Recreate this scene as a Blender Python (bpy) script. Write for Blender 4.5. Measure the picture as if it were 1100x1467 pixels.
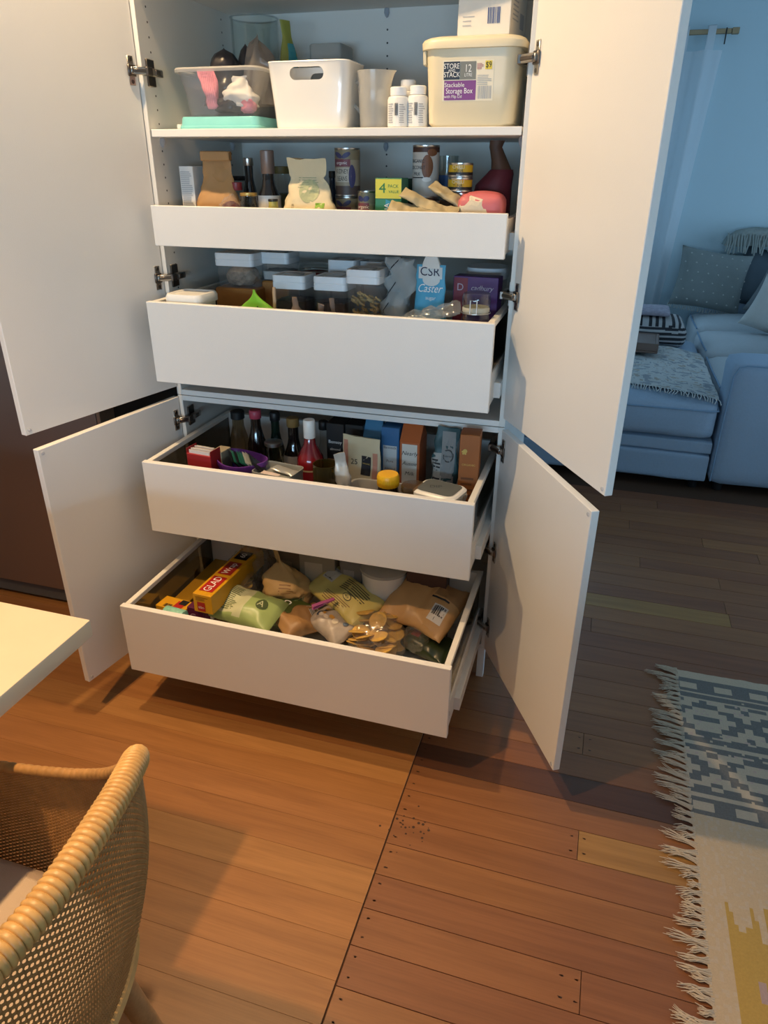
import bpy, bmesh, math, random
from math import sin, cos, pi, radians, sqrt
from mathutils import Vector, Matrix, noise
from mathutils.bvhtree import BVHTree
random.seed(11)
for o in list(bpy.data.objects): bpy.data.objects.remove(o)
scene = bpy.context.scene
C = scene.collection

# ------------------------------------------------------------------ camera
CAM = Vector((0.7096, -1.8264, 1.4829)); YAW, PITCH, ROLL, FPX = 0.2912, 0.4549, 0.0069, 1011.4
fw = Vector((-sin(YAW)*cos(PITCH), cos(YAW)*cos(PITCH), -sin(PITCH)))
rt0 = Vector((cos(YAW), sin(YAW), 0)); up0 = rt0.cross(fw)
rt = cos(ROLL)*rt0 + sin(ROLL)*up0; up = -sin(ROLL)*rt0 + cos(ROLL)*up0
cd = bpy.data.cameras.new('camera'); cam = bpy.data.objects.new('camera', cd); C.objects.link(cam)
cd.sensor_fit = 'VERTICAL'; cd.sensor_height = 36; cd.lens = FPX/1467*36; cd.clip_start = .02; cd.clip_end = 60
mw = Matrix.Identity(4)
for i, ax in enumerate((rt, up, -fw)):
    for r in range(3): mw[r][i] = ax[r]
mw.translation = CAM; cam.matrix_world = mw; scene.camera = cam

# ------------------------------------------------------------------ view, world, daylight
vs = scene.view_settings
vs.view_transform = 'Standard'; vs.look = 'None'; vs.gamma = 1; vs.use_curve_mapping = False; vs.exposure = 0.06
w = bpy.data.worlds.new('sky'); scene.world = w; w.use_nodes = True
w.node_tree.nodes['Background'].inputs[0].default_value = (.45, .65, 1, 1); w.node_tree.nodes['Background'].inputs[1].default_value = .6
def area(name, loc, rot, sx, sy, power, col):
    l = bpy.data.lights.new(name, 'AREA'); l.shape = 'RECTANGLE'; l.size = sx; l.size_y = sy; l.energy = power; l.color = col
    o = bpy.data.objects.new(name, l); C.objects.link(o); o.location = loc; o.rotation_euler = rot; return o
SKY = (.44, .73, 1.0)
area('daylight_kitchen_window', (.6, -4.42, 1.15), (pi/2, 0, 0), 2.5, .38, 66, SKY)
area('daylight_lounge_window', (0.0, 4.22, 1.45), (-pi/2, 0, 0), 1.7, 1.3, 14, SKY)
area('daylight_lounge_door', (3.92, 2.0, 1.2), (pi/2, 0, pi/2), 2.6, 2.0, 30, SKY)

# ------------------------------------------------------------------ helpers
def P(u, v, **k):
    """photo pixel -> point on a real plane x=, y= or z="""
    d = rt*((u-550)/FPX) - up*((v-733.5)/FPX) + fw
    a, val = list(k.items())[0]; i = 'xyz'.index(a)
    return CAM + d*((val-CAM[i])/d[i])
def S(u0, u1, v, y):
    a, b = P(u0, v, y=y), P(u1, v, y=y); return (a.x+b.x)/2, b.x-a.x, (a.z+b.z)/2

MATS = {}
def mat(name, col, rough=.5, metal=0., var=.06, scale=30., bump=0., bscale=200., spec=.5, trans=0., coat=0., sub=0.):
    if name in MATS: return MATS[name]
    m = bpy.data.materials.new(name); m.use_nodes = True; nt = m.node_tree; b = nt.nodes['Principled BSDF']
    tc = nt.nodes.new('ShaderNodeTexCoord'); n = nt.nodes.new('ShaderNodeTexNoise'); n.inputs['Scale'].default_value = scale; n.inputs['Detail'].default_value = 3
    nt.links.new(tc.outputs['Object'], n.inputs['Vector'])
    mx = nt.nodes.new('ShaderNodeMix'); mx.data_type = 'RGBA'
    mx.inputs['A'].default_value = (*[min(1, c*(1-var)) for c in col], 1); mx.inputs['B'].default_value = (*[min(1, c*(1+var)) for c in col], 1)
    nt.links.new(n.outputs['Fac'], mx.inputs['Factor']); nt.links.new(mx.outputs['Result'], b.inputs['Base Color'])
    b.inputs['Roughness'].default_value = rough; b.inputs['Metallic'].default_value = metal; b.inputs['Specular IOR Level'].default_value = spec
    b.inputs['Coat Weight'].default_value = coat
    if bump:
        n2 = nt.nodes.new('ShaderNodeTexNoise'); n2.inputs['Scale'].default_value = bscale; n2.inputs['Detail'].default_value = 2
        nt.links.new(tc.outputs['Object'], n2.inputs['Vector'])
        bp = nt.nodes.new('ShaderNodeBump'); bp.inputs['Strength'].default_value = bump; bp.inputs['Distance'].default_value = .002
        nt.links.new(n2.outputs['Fac'], bp.inputs['Height']); nt.links.new(bp.outputs['Normal'], b.inputs['Normal'])
    MATS[name] = m; return m
def clear(name, tint=(.9, .93, .95), gloss=.25, rough=.06, haze=.0, hazecol=(.8, .82, .85), gmax=.45):
    """thin clear plastic or glass: see-through with a sheen, optional milky haze"""
    if name in MATS: return MATS[name]
    m = bpy.data.materials.new(name); m.use_nodes = True; nt = m.node_tree; nt.nodes.clear()
    out = nt.nodes.new('ShaderNodeOutputMaterial'); t = nt.nodes.new('ShaderNodeBsdfTransparent'); t.inputs[0].default_value = (*tint, 1)
    g = nt.nodes.new('ShaderNodeBsdfGlossy'); g.inputs['Roughness'].default_value = rough
    lw = nt.nodes.new('ShaderNodeLayerWeight'); lw.inputs['Blend'].default_value = gloss
    mr = nt.nodes.new('ShaderNodeMapRange'); mr.inputs['To Min'].default_value = .03; mr.inputs['To Max'].default_value = gmax
    nt.links.new(lw.outputs['Facing'], mr.inputs['Value'])
    mx = nt.nodes.new('ShaderNodeMixShader'); nt.links.new(mr.outputs[0], mx.inputs[0]); nt.links.new(t.outputs[0], mx.inputs[1]); nt.links.new(g.outputs[0], mx.inputs[2])
    last = mx
    if haze:
        df = nt.nodes.new('ShaderNodeBsdfDiffuse'); df.inputs[0].default_value = (*hazecol, 1)
        tl = nt.nodes.new('ShaderNodeBsdfTranslucent'); tl.inputs[0].default_value = (*hazecol, 1)
        ad = nt.nodes.new('ShaderNodeMixShader'); nt.links.new(df.outputs[0], ad.inputs[1]); nt.links.new(tl.outputs[0], ad.inputs[2])
        m2 = nt.nodes.new('ShaderNodeMixShader'); m2.inputs[0].default_value = haze
        nt.links.new(mx.outputs[0], m2.inputs[1]); nt.links.new(ad.outputs[0], m2.inputs[2]); last = m2
    nt.links.new(last.outputs[0], out.inputs[0]); MATS[name] = m; return m

# --- geometry generators: each returns (verts, faces)
def g_box(x0, x1, y0, y1, z0, z1):
    v = [(x, y, z) for z in (z0, z1) for y in (y0, y1) for x in (x0, x1)]
    return v, [(0, 2, 3, 1), (4, 5, 7, 6), (0, 1, 5, 4), (2, 6, 7, 3), (0, 4, 6, 2), (1, 3, 7, 5)]
def g_rbox(x0, x1, y0, y1, z0, z1, r=.002, seg=1):
    bm = bmesh.new(); bmesh.ops.create_cube(bm, size=1)
    for v in bm.verts: v.co = Vector(((x0+x1)/2+v.co.x*(x1-x0), (y0+y1)/2+v.co.y*(y1-y0), (z0+z1)/2+v.co.z*(z1-z0)))
    bmesh.ops.bevel(bm, geom=bm.edges[:], offset=r, segments=seg, affect='EDGES', profile=.5)
    bm.verts.index_update(); out = [tuple(v.co) for v in bm.verts], [tuple(v.index for v in f.verts) for f in bm.faces]; bm.free(); return out
def g_loft(rings, cap0=True, cap1=True, closed=True):
    n = len(rings[0]); v = [tuple(p) for r in rings for p in r]; f = []
    for i in range(len(rings)-1):
        for j in range(n if closed else n-1):
            k = (j+1) % n; f.append((i*n+j, i*n+k, (i+1)*n+k, (i+1)*n+j))
    if cap0: f.append(tuple(range(n))[::-1])
    if cap1: f.append(tuple((len(rings)-1)*n+j for j in range(n)))
    return v, f
def rr(w, d, r, z, cx=0, cy=0, k=4):
    """rounded rectangle ring, counter-clockwise"""
    r = min(r, w/2-1e-4, d/2-1e-4); pts = []
    for (sx, sy, a0) in ((1, 1, 0), (-1, 1, pi/2), (-1, -1, pi), (1, -1, 3*pi/2)):
        for i in range(k+1):
            a = a0+pi/2*i/k; pts.append((cx+sx*(w/2-r)+r*cos(a), cy+sy*(d/2-r)+r*sin(a), z))
    return pts
def g_lathe(prof, seg=24, cap0=True, cap1=True, cx=0, cy=0):
    return g_loft([[(cx+r*cos(2*pi*j/seg), cy+r*sin(2*pi*j/seg), z) for j in range(seg)] for r, z in prof], cap0, cap1)
def g_tube(path, r, seg=8, closed=False, caps=True):
    path = [Vector(p) for p in path]; n = len(path); rings = []; prev = None
    for i, p in enumerate(path):
        a = path[(i-1) % n] if (closed or i > 0) else p; b = path[(i+1) % n] if (closed or i < n-1) else p
        t = (b-a).normalized(); ref = prev if prev is not None else (Vector((0, 0, 1)) if abs(t.z) < .9 else Vector((1, 0, 0)))
        s = (ref - t*ref.dot(t)).normalized(); q = t.cross(s); prev = s
        ri = r[i] if isinstance(r, (list, tuple)) else r
        rings.append([p + ri*(cos(2*pi*j/seg)*s + sin(2*pi*j/seg)*q) for j in range(seg)])
    if closed: rings.append(rings[0])
    return g_loft(rings, caps and not closed, caps and not closed)
def g_sheet(fn, nu, nv):
    v = [tuple(fn(i/nu, j/nv)) for j in range(nv+1) for i in range(nu+1)]
    return v, [(j*(nu+1)+i, j*(nu+1)+i+1, (j+1)*(nu+1)+i+1, (j+1)*(nu+1)+i) for j in range(nv) for i in range(nu)]
def xf(g, M): return [tuple(M @ Vector(p)) for p in g[0]], g[1]
def crom(pts, n):
    pts = [Vector(p) for p in pts]; out = []; m = len(pts)-1
    for i in range(n+1):
        s = i/n*m; k = min(int(s), m-1); t = s-k
        p0, p1, p2, p3 = pts[max(k-1, 0)], pts[k], pts[k+1], pts[min(k+2, m)]
        out.append(.5*((2*p1)+(p2-p0)*t+(2*p0-5*p1+4*p2-p3)*t*t+(3*p1-p0-3*p2+p3)*t**3))
    return out
def nz(p, s=1., seed=0.): return noise.noise(Vector((p[0]*s+seed*7.3, p[1]*s+seed*3.1, p[2]*s-seed*5.7)))

def O(name, geos, mats, parent=None, loc=(0, 0, 0), rot=(0, 0, 0), smooth=40):
    """geos: list of (verts, faces[, slot or list of slots]) joined as ONE mesh object"""
    if not isinstance(geos, list): geos = [geos]
    if not isinstance(mats, (list, tuple)): mats = [mats]
    V, F, I = [], [], []
    for g in geos:
        b = len(V); V += g[0]; F += [tuple(i+b for i in f) for f in g[1]]
        s = g[2] if len(g) > 2 else 0
        I += s if isinstance(s, list) else [s]*len(g[1])
    me = bpy.data.meshes.new(name); me.from_pydata(V, [], F)
    for m in mats: me.materials.append(m)
    me.polygons.foreach_set('material_index', I)
    bm = bmesh.new(); bm.from_mesh(me); bmesh.ops.recalc_face_normals(bm, faces=bm.faces[:]); bm.to_mesh(me); bm.free()
    if smooth:
        me.shade_smooth(); me.set_sharp_from_angle(angle=radians(smooth))
    o = bpy.data.objects.new(name, me); C.objects.link(o); o.location = loc; o.rotation_euler = rot
    if parent: o.parent = parent
    o['_g'] = 1; del o['_g']
    return o
def tag(o, label=None, cat=None, group=None, kind=None):
    if label: o['label'] = label
    if cat: o['category'] = cat
    if group: o['group'] = group
    if kind: o['kind'] = kind
    return o
def thing(name, label, cat, loc=(0, 0, 0), rz=0., group=None, rot=None):
    o = bpy.data.objects.new(name, None); C.objects.link(o); o.empty_display_size = .05
    o.location = loc; o.rotation_euler = rot if rot else (0, 0, rz); return tag(o, label, cat, group)
def struct(name, geos, mats, parent=None, **k):
    o = O(name, geos, mats, parent, **k)
    if not parent: o['kind'] = 'structure'
    return o

# --- flat print laid on a surface
_FM = {}
def text_geo(s, size, shear=0.):
    cu = bpy.data.curves.new('t', 'FONT'); cu.body = s; cu.size = size; cu.align_x = 'CENTER'; cu.align_y = 'CENTER'; cu.shear = shear; cu.resolution_u = 3
    ob = bpy.data.objects.new('t', cu); C.objects.link(ob)
    me = bpy.data.meshes.new_from_object(ob); v = [tuple(p.co) for p in me.vertices]; f = [tuple(p.vertices) for p in me.polygons]
    bpy.data.objects.remove(ob); bpy.data.curves.remove(cu); bpy.data.meshes.remove(me); return v, f
def flat(gs):
    V, F = [], []
    for g in gs: b = len(V); V += g[0]; F += [tuple(i+b for i in f) for f in g[1]]
    return V, F
def g_quad(x0, x1, y0, y1, n=1, m=1):
    return g_sheet(lambda a, b: (x0+(x1-x0)*a, y0+(y1-y0)*b, 0), n, m)
def g_disc(cx, cy, r, ry=None, n=20):
    ry = ry or r; v = [(cx, cy, 0)]; f = []; K = 4
    for k in range(1, K+1): v += [(cx+r*k/K*cos(2*pi*i/n), cy+ry*k/K*sin(2*pi*i/n), 0) for i in range(n)]
    for i in range(n):
        j = (i+1) % n; f.append((0, 1+i, 1+j))
        for k in range(K-1): f.append((1+k*n+i, 1+(k+1)*n+i, 1+(k+1)*n+j, 1+k*n+j))
    return v, f
def g_barcode(x0, x1, y0, y1, seed=1, n=26):
    rn = random.Random(seed); gs = []; x = x0; u = (x1-x0)/n/2.2
    while x < x1:
        wd = u*rn.choice((1, 1, 2, 3)); gs.append(g_quad(x, min(x+wd, x1), y0, y1)); x += wd+u*rn.choice((1, 1, 2))
    return flat(gs)
def g_lines(x0, x1, y0, y1, n, seed=1, fill=.5):
    rn = random.Random(seed); h = (y1-y0)/n
    return flat([g_quad(x0, x1-(x1-x0)*rn.random()*.3, y0+i*h, y0+i*h+h*fill, 4, 1) for i in range(n)])
class Surf:
    """a mesh to lay print on: d is the direction the print is pressed in"""
    def __init__(s, geo, mode='front'):
        s.b = BVHTree.FromPolygons([Vector(p) for p in geo[0]], geo[1]); s.mode = mode
    def lay(s, g, off=.001):
        out = []
        for (a, b, _) in g[0]:
            if s.mode == 'front': o, d = Vector((a, -2, b)), Vector((0, 1, 0))
            elif s.mode == 'top': o, d = Vector((a, b, 2)), Vector((0, 0, -1))
            elif s.mode == 'right': o, d = Vector((2, a, b)), Vector((-1, 0, 0))
            h = s.b.ray_cast(o, d)
            if h[0] is None:
                h = s.b.find_nearest(Vector((a, 0, b)) if s.mode == 'front' else Vector((a, b, 0)) if s.mode == 'top' else Vector((0, a, b)))
            out.append(tuple(h[0]-d*off))
        return out, g[1]
def ink(parent, surf, name, g, m, off=.001): return O(name, surf.lay(g, off), m, parent, smooth=0)
def txt(parent, surf, s, size, x, y, m, rot=0., sx=1., off=.002, shear=0.):
    g = text_geo(s, size, shear); c, q = cos(rot), sin(rot)
    return ink(parent, surf, 'lettering', ([(x+sx*a*c-b*q, y+sx*a*q+b*c, 0) for a, b, _ in g[0]], g[1]), m, off)

# --- soft packaging shapes
def s_pouch(w, d, h, top=.9, crimp=.12, amp=.004, seed=0., lean=(0, 0), wtop=None, n=28, rows=22, fold=0.):
    """upright gusset bag: full oblong foot closing to a flat crimped top"""
    wtop = wtop if wtop else w; rings = []
    for i in range(rows+1):
        t = i/rows; z = h*t
        k = min(1, max(0, (t-.25)/(1-crimp-.25))); k = k*k*(3-2*k)
        ww = (w*(1-k)+wtop*k)*(1-.05*(1-t) if t < .15 else 1); dd = d*(1-k)+.004*k
        e = 3.2*(1-k)+2.2*k; ring = []
        for j in range(n):
            a = 2*pi*j/n; ca, sa = cos(a), sin(a)
            x = ww/2*math.copysign(abs(ca)**(2/e), ca); y = dd/2*math.copysign(abs(sa)**(2/e), sa)
            p = (x, y, z); am = amp*(1 if 0 < i else .2)*(1 if t < 1-crimp else .3)
            q = am*(1.6*nz(p, 22, seed)+abs(nz(p, 45, seed+2))*1.4-.4)
            x += q*ca; y += q*sa*1.0 + amp*1.2*nz((x, 0, z), 18, seed+5)*k
            if fold and t > fold: y -= (t-fold)**1.0*h*.0
            ring.append((x+lean[0]*t*t, y+lean[1]*t*t, z+(amp*.8*nz((x, y, 0), 30, seed+9) if t > .95 else 0)))
        rings.append(ring)
    return g_loft(rings)
def s_pillow(L, W, T, amp=.005, seed=0., nu=34, nv=22, p=2.2, sag=0., freq=16.):
    """pillow pack lying flat (x long, y wide, z thick), sealed at both x ends"""
    rings = []
    for i in range(nu+1):
        u = -1+2*i/nu; th = max(0, 1-abs(u)**3.2)**.6; wd = W/2*(1+.05*(abs(u)**4))*(1-.06*(1-abs(u)))
        ring = []
        for j in range(nv):
            a = 2*pi*j/nv; y = wd*math.copysign(abs(cos(a))**(2/p*.8), cos(a)); z = T/2*th*math.copysign(abs(sin(a))**.8, sin(a))
            q = (u*L/2, y, z)
            dz = amp*(1.7*nz(q, freq, seed)+.9*nz(q, freq*2.4, seed+3)+.8*(.5-abs(nz(q, freq*1.3, seed+6))*2))
            k = .35+.65*th
            ring.append((u*L/2+amp*.6*nz(q, 40, seed+1), y+amp*.9*nz(q, freq, seed+8), z+dz*k*(1 if sin(a) > -.2 else .3)-sag*u*u))
        rings.append(ring)
    return g_loft(rings)
def s_lump(rx, ry, rz, amp=.25, seed=0., sub=4, freq=2.2, flat0=True):
    """crumpled bag or lump"""
    bm = bmesh.new(); bmesh.ops.create_icosphere(bm, subdivisions=sub, radius=1)
    for v in bm.verts:
        c = v.co.copy(); k = 1+amp*(nz(c, freq, seed)+.9*(.35-abs(nz(c, freq*1.7, seed+4)))+.5*(.3-abs(nz(c, freq*3.6, seed+7))))
        v.co = Vector((c.x*rx*k, c.y*ry*k, c.z*rz*k))
        if flat0 and v.co.z < -rz*.82: v.co.z = -rz*.82
    bm.verts.index_update(); o = [tuple(v.co) for v in bm.verts], [tuple(v.index for v in f.verts) for f in bm.faces]; bm.free(); return o
def fit(things, x0, x1, y0, y1):
    """slide things so that they stay inside their drawer or shelf"""
    bpy.context.view_layer.update()
    for t in things:
        pts = [o.matrix_world @ Vector(c) for o in [t]+list(t.children_recursive) if o.type == 'MESH' for c in [v.co for v in o.data.vertices]]
        if not pts: continue
        a0, a1 = min(q.x for q in pts), max(q.x for q in pts); b0, b1 = min(q.y for q in pts), max(q.y for q in pts)
        if a0 < x0: t.location.x += x0-a0
        elif a1 > x1: t.location.x -= a1-x1
        if b0 < y0: t.location.y += y0-b0
        elif b1 > y1: t.location.y -= b1-y1
def roots(): return {o for o in C.objects if o.parent is None}
def lift(g, z): return [(a, b, c+z) for a, b, c in g[0]], g[1]
def zmin(g): return min(p[2] for p in g[0])

# ================================================================== materials of the room
M_white = mat('white_laminate', (.80, .78, .74), .42, var=.015, scale=8, bump=.12, bscale=420)
M_carc = mat('carcass_melamine', (.74, .72, .67), .5, var=.015, scale=8)
M_edge = mat('edge_band', (.82, .80, .75), .4, var=.01)
M_wall = mat('painted_wall', (.58, .73, .79), .8, var=.02, scale=3)
M_kwall = mat('kitchen_wall', (.76, .74, .70), .8, var=.02, scale=3)
M_ceil = mat('ceiling_paint', (.82, .81, .79), .85, var=.02, scale=3)
M_black = mat('black_plastic', (.012, .012, .013), .45)
M_ink = mat('black_ink', (.015, .015, .02), .6, var=.01)
M_wink = mat('white_ink', (.85, .85, .83), .6, var=.01)
M_nickel = mat('nickel', (.45, .42, .38), .3, 1., var=.1)
M_dknickel = mat('dark_nickel', (.16, .14, .125), .35, 1., var=.15)
def woodmat(name, ramp, rough=.42):
    m = bpy.data.materials.new(name); m.use_nodes = True; nt = m.node_tree; b = nt.nodes['Principled BSDF']
    N = nt.nodes.new; Lk = nt.links.new
    tc = N('ShaderNodeTexCoord'); oi = N('ShaderNodeObjectInfo'); mp = N('ShaderNodeMapping'); mp.inputs['Scale'].default_value = (1.6, 22, 22)
    ad = N('ShaderNodeVectorMath'); ad.operation = 'ADD'; cx = N('ShaderNodeCombineXYZ'); mu = N('ShaderNodeMath'); mu.operation = 'MULTIPLY'; mu.inputs[1].default_value = 37
    Lk(oi.outputs['Random'], mu.inputs[0]); Lk(mu.outputs[0], cx.inputs[0]); Lk(mu.outputs[0], cx.inputs[1])
    Lk(tc.outputs['Object'], ad.inputs[0]); Lk(cx.outputs[0], ad.inputs[1]); Lk(ad.outputs[0], mp.inputs['Vector'])
    n1 = N('ShaderNodeTexNoise'); n1.inputs['Scale'].default_value = 1.3; n1.inputs['Detail'].default_value = 5; n1.inputs['Distortion'].default_value = .9; Lk(mp.outputs[0], n1.inputs['Vector'])
    mp2 = N('ShaderNodeMapping'); mp2.inputs['Scale'].default_value = (5, 190, 190); Lk(ad.outputs[0], mp2.inputs['Vector'])
    n2 = N('ShaderNodeTexNoise'); n2.inputs['Scale'].default_value = 1.5; n2.inputs['Detail'].default_value = 3; Lk(mp2.outputs[0], n2.inputs['Vector'])
    cr = N('ShaderNodeValToRGB'); cr.color_ramp.interpolation = 'LINEAR'
    els = cr.color_ramp.elements
    while len(els) < len(ramp): els.new(.5)
    for i, c in enumerate(ramp): els[i].position = i/(len(ramp)-1); els[i].color = (*c, 1)
    Lk(oi.outputs['Random'], cr.inputs[0])
    g = N('ShaderNodeValToRGB'); g.color_ramp.elements[0].position = .33; g.color_ramp.elements[0].color = (.84, .80, .76, 1); g.color_ramp.elements[1].position = .66; g.color_ramp.elements[1].color = (1.07, 1.06, 1.05, 1)
    Lk(n1.outputs['Fac'], g.inputs[0])
    m1 = N('ShaderNodeMix'); m1.data_type = 'RGBA'; m1.blend_type = 'MULTIPLY'; m1.inputs['Factor'].default_value = 1; Lk(cr.outputs[0], m1.inputs['A']); Lk(g.outputs[0], m1.inputs['B'])
    g2 = N('ShaderNodeValToRGB'); g2.color_ramp.elements[0].position = .3; g2.color_ramp.elements[0].color = (.9, .89, .87, 1); g2.color_ramp.elements[1].position = .6; g2.color_ramp.elements[1].color = (1.05, 1.05, 1.05, 1)
    Lk(n2.outputs['Fac'], g2.inputs[0])
    m2 = N('ShaderNodeMix'); m2.data_type = 'RGBA'; m2.blend_type = 'MULTIPLY'; m2.inputs['Factor'].default_value = .8; Lk(m1.outputs['Result'], m2.inputs['A']); Lk(g2.outputs[0], m2.inputs['B'])
    Lk(m2.outputs['Result'], b.inputs['Base Color']); b.inputs['Roughness'].default_value = rough
    bp = N('ShaderNodeBump'); bp.inputs['Strength'].default_value = .08; bp.inputs['Distance'].default_value = .001; Lk(n2.outputs['Fac'], bp.inputs['Height']); Lk(bp.outputs[0], b.inputs['Normal'])
    MATS[name] = m; return m
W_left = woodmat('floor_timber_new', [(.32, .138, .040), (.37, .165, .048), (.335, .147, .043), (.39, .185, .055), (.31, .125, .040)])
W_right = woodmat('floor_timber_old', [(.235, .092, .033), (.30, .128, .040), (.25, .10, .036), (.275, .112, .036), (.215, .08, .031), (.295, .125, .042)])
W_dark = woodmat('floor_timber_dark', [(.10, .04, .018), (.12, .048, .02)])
W_yel = woodmat('floor_timber_yellow', [(.33, .17, .045), (.36, .185, .05)])
W_leg = woodmat('chair_timber', [(.42, .23, .09), (.45, .25, .1)], .4)

# ================================================================== floor
floor = struct('floor', g_box(-3.2, 4.0, -4.6, 4.5, -.06, -.0035), mat('subfloor_joint', (.07, .03, .012), .9))
pmesh = {}
def plank(x0, x1, y0, y1, m, gap=.0007):
    o = O('plank', g_rbox(-(x1-x0)/2+gap, (x1-x0)/2-gap, -(y1-y0)/2+gap, (y1-y0)/2-gap, -.0034, 0, .0005 if gap > .0005 else .0003, 1), m, floor, ((x0+x1)/2, (y0+y1)/2, 0), smooth=0)
    return o
BW = .0877
for i in range(-24, 46):                                   # older boards from the seam into the lounge
    y1 = -.416 - i*BW if i >= 0 else -.416 - i*BW; y0 = y1-BW
    if y0 < -1.75 or y1 > 4.32: continue
    rn = random.Random(i*13+5)
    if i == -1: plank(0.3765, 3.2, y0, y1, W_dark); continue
    if i == 1: plank(0.3765, .826, y0, y1, W_right); plank(.826, 1.32, y0, y1, W_yel); plank(1.32, 3.2, y0, y1, W_right); continue
    if i == 5: plank(0.3765, .849, y0, y1, W_right); plank(.849, 2.2, y0, y1, W_right); continue
    if i == -12: plank(0.3765, .62, y0, y1, W_right); plank(.62, 1.307, y0, y1, W_yel); plank(1.307, 3.2, y0, y1, W_right); continue
    if i in (-3, -10): cuts = [.822, 2.1]
    elif y1 < .9: cuts = [rn.choice((1.3, 1.75, 2.1, 2.5))]
    else: cuts = [rn.uniform(.9, 2.0)]
    xs = [0.3765]+cuts+[3.2]
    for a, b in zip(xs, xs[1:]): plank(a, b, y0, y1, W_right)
yl = [.6]
while yl[-1] > -.36: yl.append(yl[-1]-BW)
yl = [v-(yl[-1]+.408-BW*0) for v in yl]
while yl[-1] > -2.0: yl.append(yl[-1]-BW)
for i, (a, b) in enumerate(zip(yl, yl[1:])):
    rn = random.Random(i*7+1)
    if a > -.35: cuts = []
    else: cuts = [rn.uniform(-1.6, -.9)]
    xs = [-3.1]+cuts+[.3735]
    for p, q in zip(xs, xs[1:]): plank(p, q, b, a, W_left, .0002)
nails = []
M_nail = mat('nail_stain', (.05, .022, .012), .6)
rn = random.Random(3)
for i in range(-6, 9):
    for xx in ((.395, .81, .84) if i in (1, 5, -3) else (.395,)):
        for t in (.25, .75): nails.append(g_disc(0, 0, .0022, n=8)); nails[-1] = [(p[0]+xx+rn.uniform(-.004, .004), p[1]-.416-(i+t)*BW, .0003) for p in nails[-1][0]], nails[-1][1]
for k in range(26):
    q = g_disc(0, 0, rn.uniform(.0015, .004), n=7); xx, yy = rn.gauss(.425, .03), rn.gauss(-.63, .035); nails.append(([(p[0]+xx, p[1]+yy, .0003) for p in q[0]], q[1]))
O('nail_holes', nails, M_nail, floor, smooth=0)['kind'] = 'stuff'

# ================================================================== walls, ceiling, windows
struct('ceiling', g_box(-3.2, 4.0, -4.6, 4.5, 2.7, 2.76), M_ceil)
struct('wall_left', g_box(-3.2, -3.1, -4.6, .7, 0, 2.7), M_kwall)
struct('wall_kitchen', g_box(-3.1, .497, .56, .66, 0, 2.7), M_kwall)
struct('wall_lounge_left', g_box(-1.5, -1.4, .66, 4.3, 0, 2.7), M_wall)
# far lounge wall with its window opening x -.9 .. .9, z .75 .. 2.15
struct('wall_far', [g_box(-1.5, -.9, 4.3, 4.4, 0, 2.7), g_box(.9, 4.0, 4.3, 4.4, 0, 2.7), g_box(-.9, .9, 4.3, 4.4, 0, .75), g_box(-.9, .9, 4.3, 4.4, 2.15, 2.7)], M_wall)
# right wall with glass door opening y .6 .. 3.3, z 0 .. 2.2
struct('wall_right', [g_box(3.95, 4.05, -4.6, .6, 0, 2.7), g_box(3.95, 4.05, 3.3, 4.4, 0, 2.7), g_box(3.95, 4.05, .6, 3.3, 2.25, 2.7)], M_wall)
# kitchen wall behind, with a long window above bench height
struct('wall_back', [g_box(-3.2, -.65, -4.55, -4.45, 0, 2.7), g_box(1.85, 4.0, -4.55, -4.45, 0, 2.7), g_box(-.65, 1.85, -4.55, -4.45, 0, .95), g_box(-.65, 1.85, -4.55, -4.45, 1.35, 2.7)], M_kwall)
M_frame = mat('window_frame_white', (.8, .8, .8), .4); M_pane = clear('window_glass', (.97, .98, .98), .1)
def window(n, axis, a0, a1, c, z0, z1, t=.05):
    def bx(p0, p1, q0, q1, th=.03):
        return g_box(p0, p1, c-th, c+th, q0, q1) if axis == 'x' else g_box(c-th, c+th, p0, p1, q0, q1)
    o = struct('window_%d' % n, [bx(a0, a0+t, z0, z1), bx(a1-t, a1, z0, z1), bx(a0+t, a1-t, z1-t, z1), bx(a0+t, a1-t, z0, z0+t), bx((a0+a1)/2-t/2, (a0+a1)/2+t/2, z0+t, z1-t)], M_frame)
    m = (a0+a1)/2
    for p, q in ((a0+t, m-t/2), (m+t/2, a1-t)): O('pane', bx(p, q, z0+t, z1-t, .003), M_pane, o, smooth=0)
window(1, 'x', -.9, .9, 4.34, .75, 2.15); window(2, 'y', .6, 3.3, 4.0, 0, 2.25); window(3, 'x', -.65, 1.85, -4.5, .95, 1.35)

# ================================================================== recessed ceiling lamps of the kitchen
def downlight(x, y, power, label, col=(1, .69, .37), cone=130, blend=.5, rad=.03):
    t = thing('recessed_downlight', label, 'lamp', (x, y, 2.7), group='recessed downlights in the kitchen ceiling')
    O('trim_ring', g_lathe([(.03, -.001), (.046, -.001), (.046, -.006), (.036, -.008), (.030, -.004), (.03, -.001)], 24, False, False), M_white, t)
    m = bpy.data.materials.get('lamp_lens')
    if not m:
        m = bpy.data.materials.new('lamp_lens'); m.use_nodes = True; b = m.node_tree.nodes['Principled BSDF']
        b.inputs['Emission Color'].default_value = (1, .7, .4, 1); b.inputs['Emission Strength'].default_value = 6
    O('lens', g_lathe([(.0005, -.002), (.031, -.002)], 24, False, False), m, t)
    l = bpy.data.lights.new('downlight_beam', 'SPOT'); l.energy = power; l.color = col; l.spot_size = radians(cone); l.spot_blend = blend; l.shadow_soft_size = rad
    o = bpy.data.objects.new('downlight_beam', l); C.objects.link(o); o.parent = t; o.location = (0, 0, -.02)
LAMPS = [(-.44, -.50, 102, 'recessed ceiling downlight close in front of the pantry doors', 150, .6),
         (-.45, -1.55, 135, 'recessed ceiling downlight over the dining table', 84, .6, (1, .60, .28))]
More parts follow.
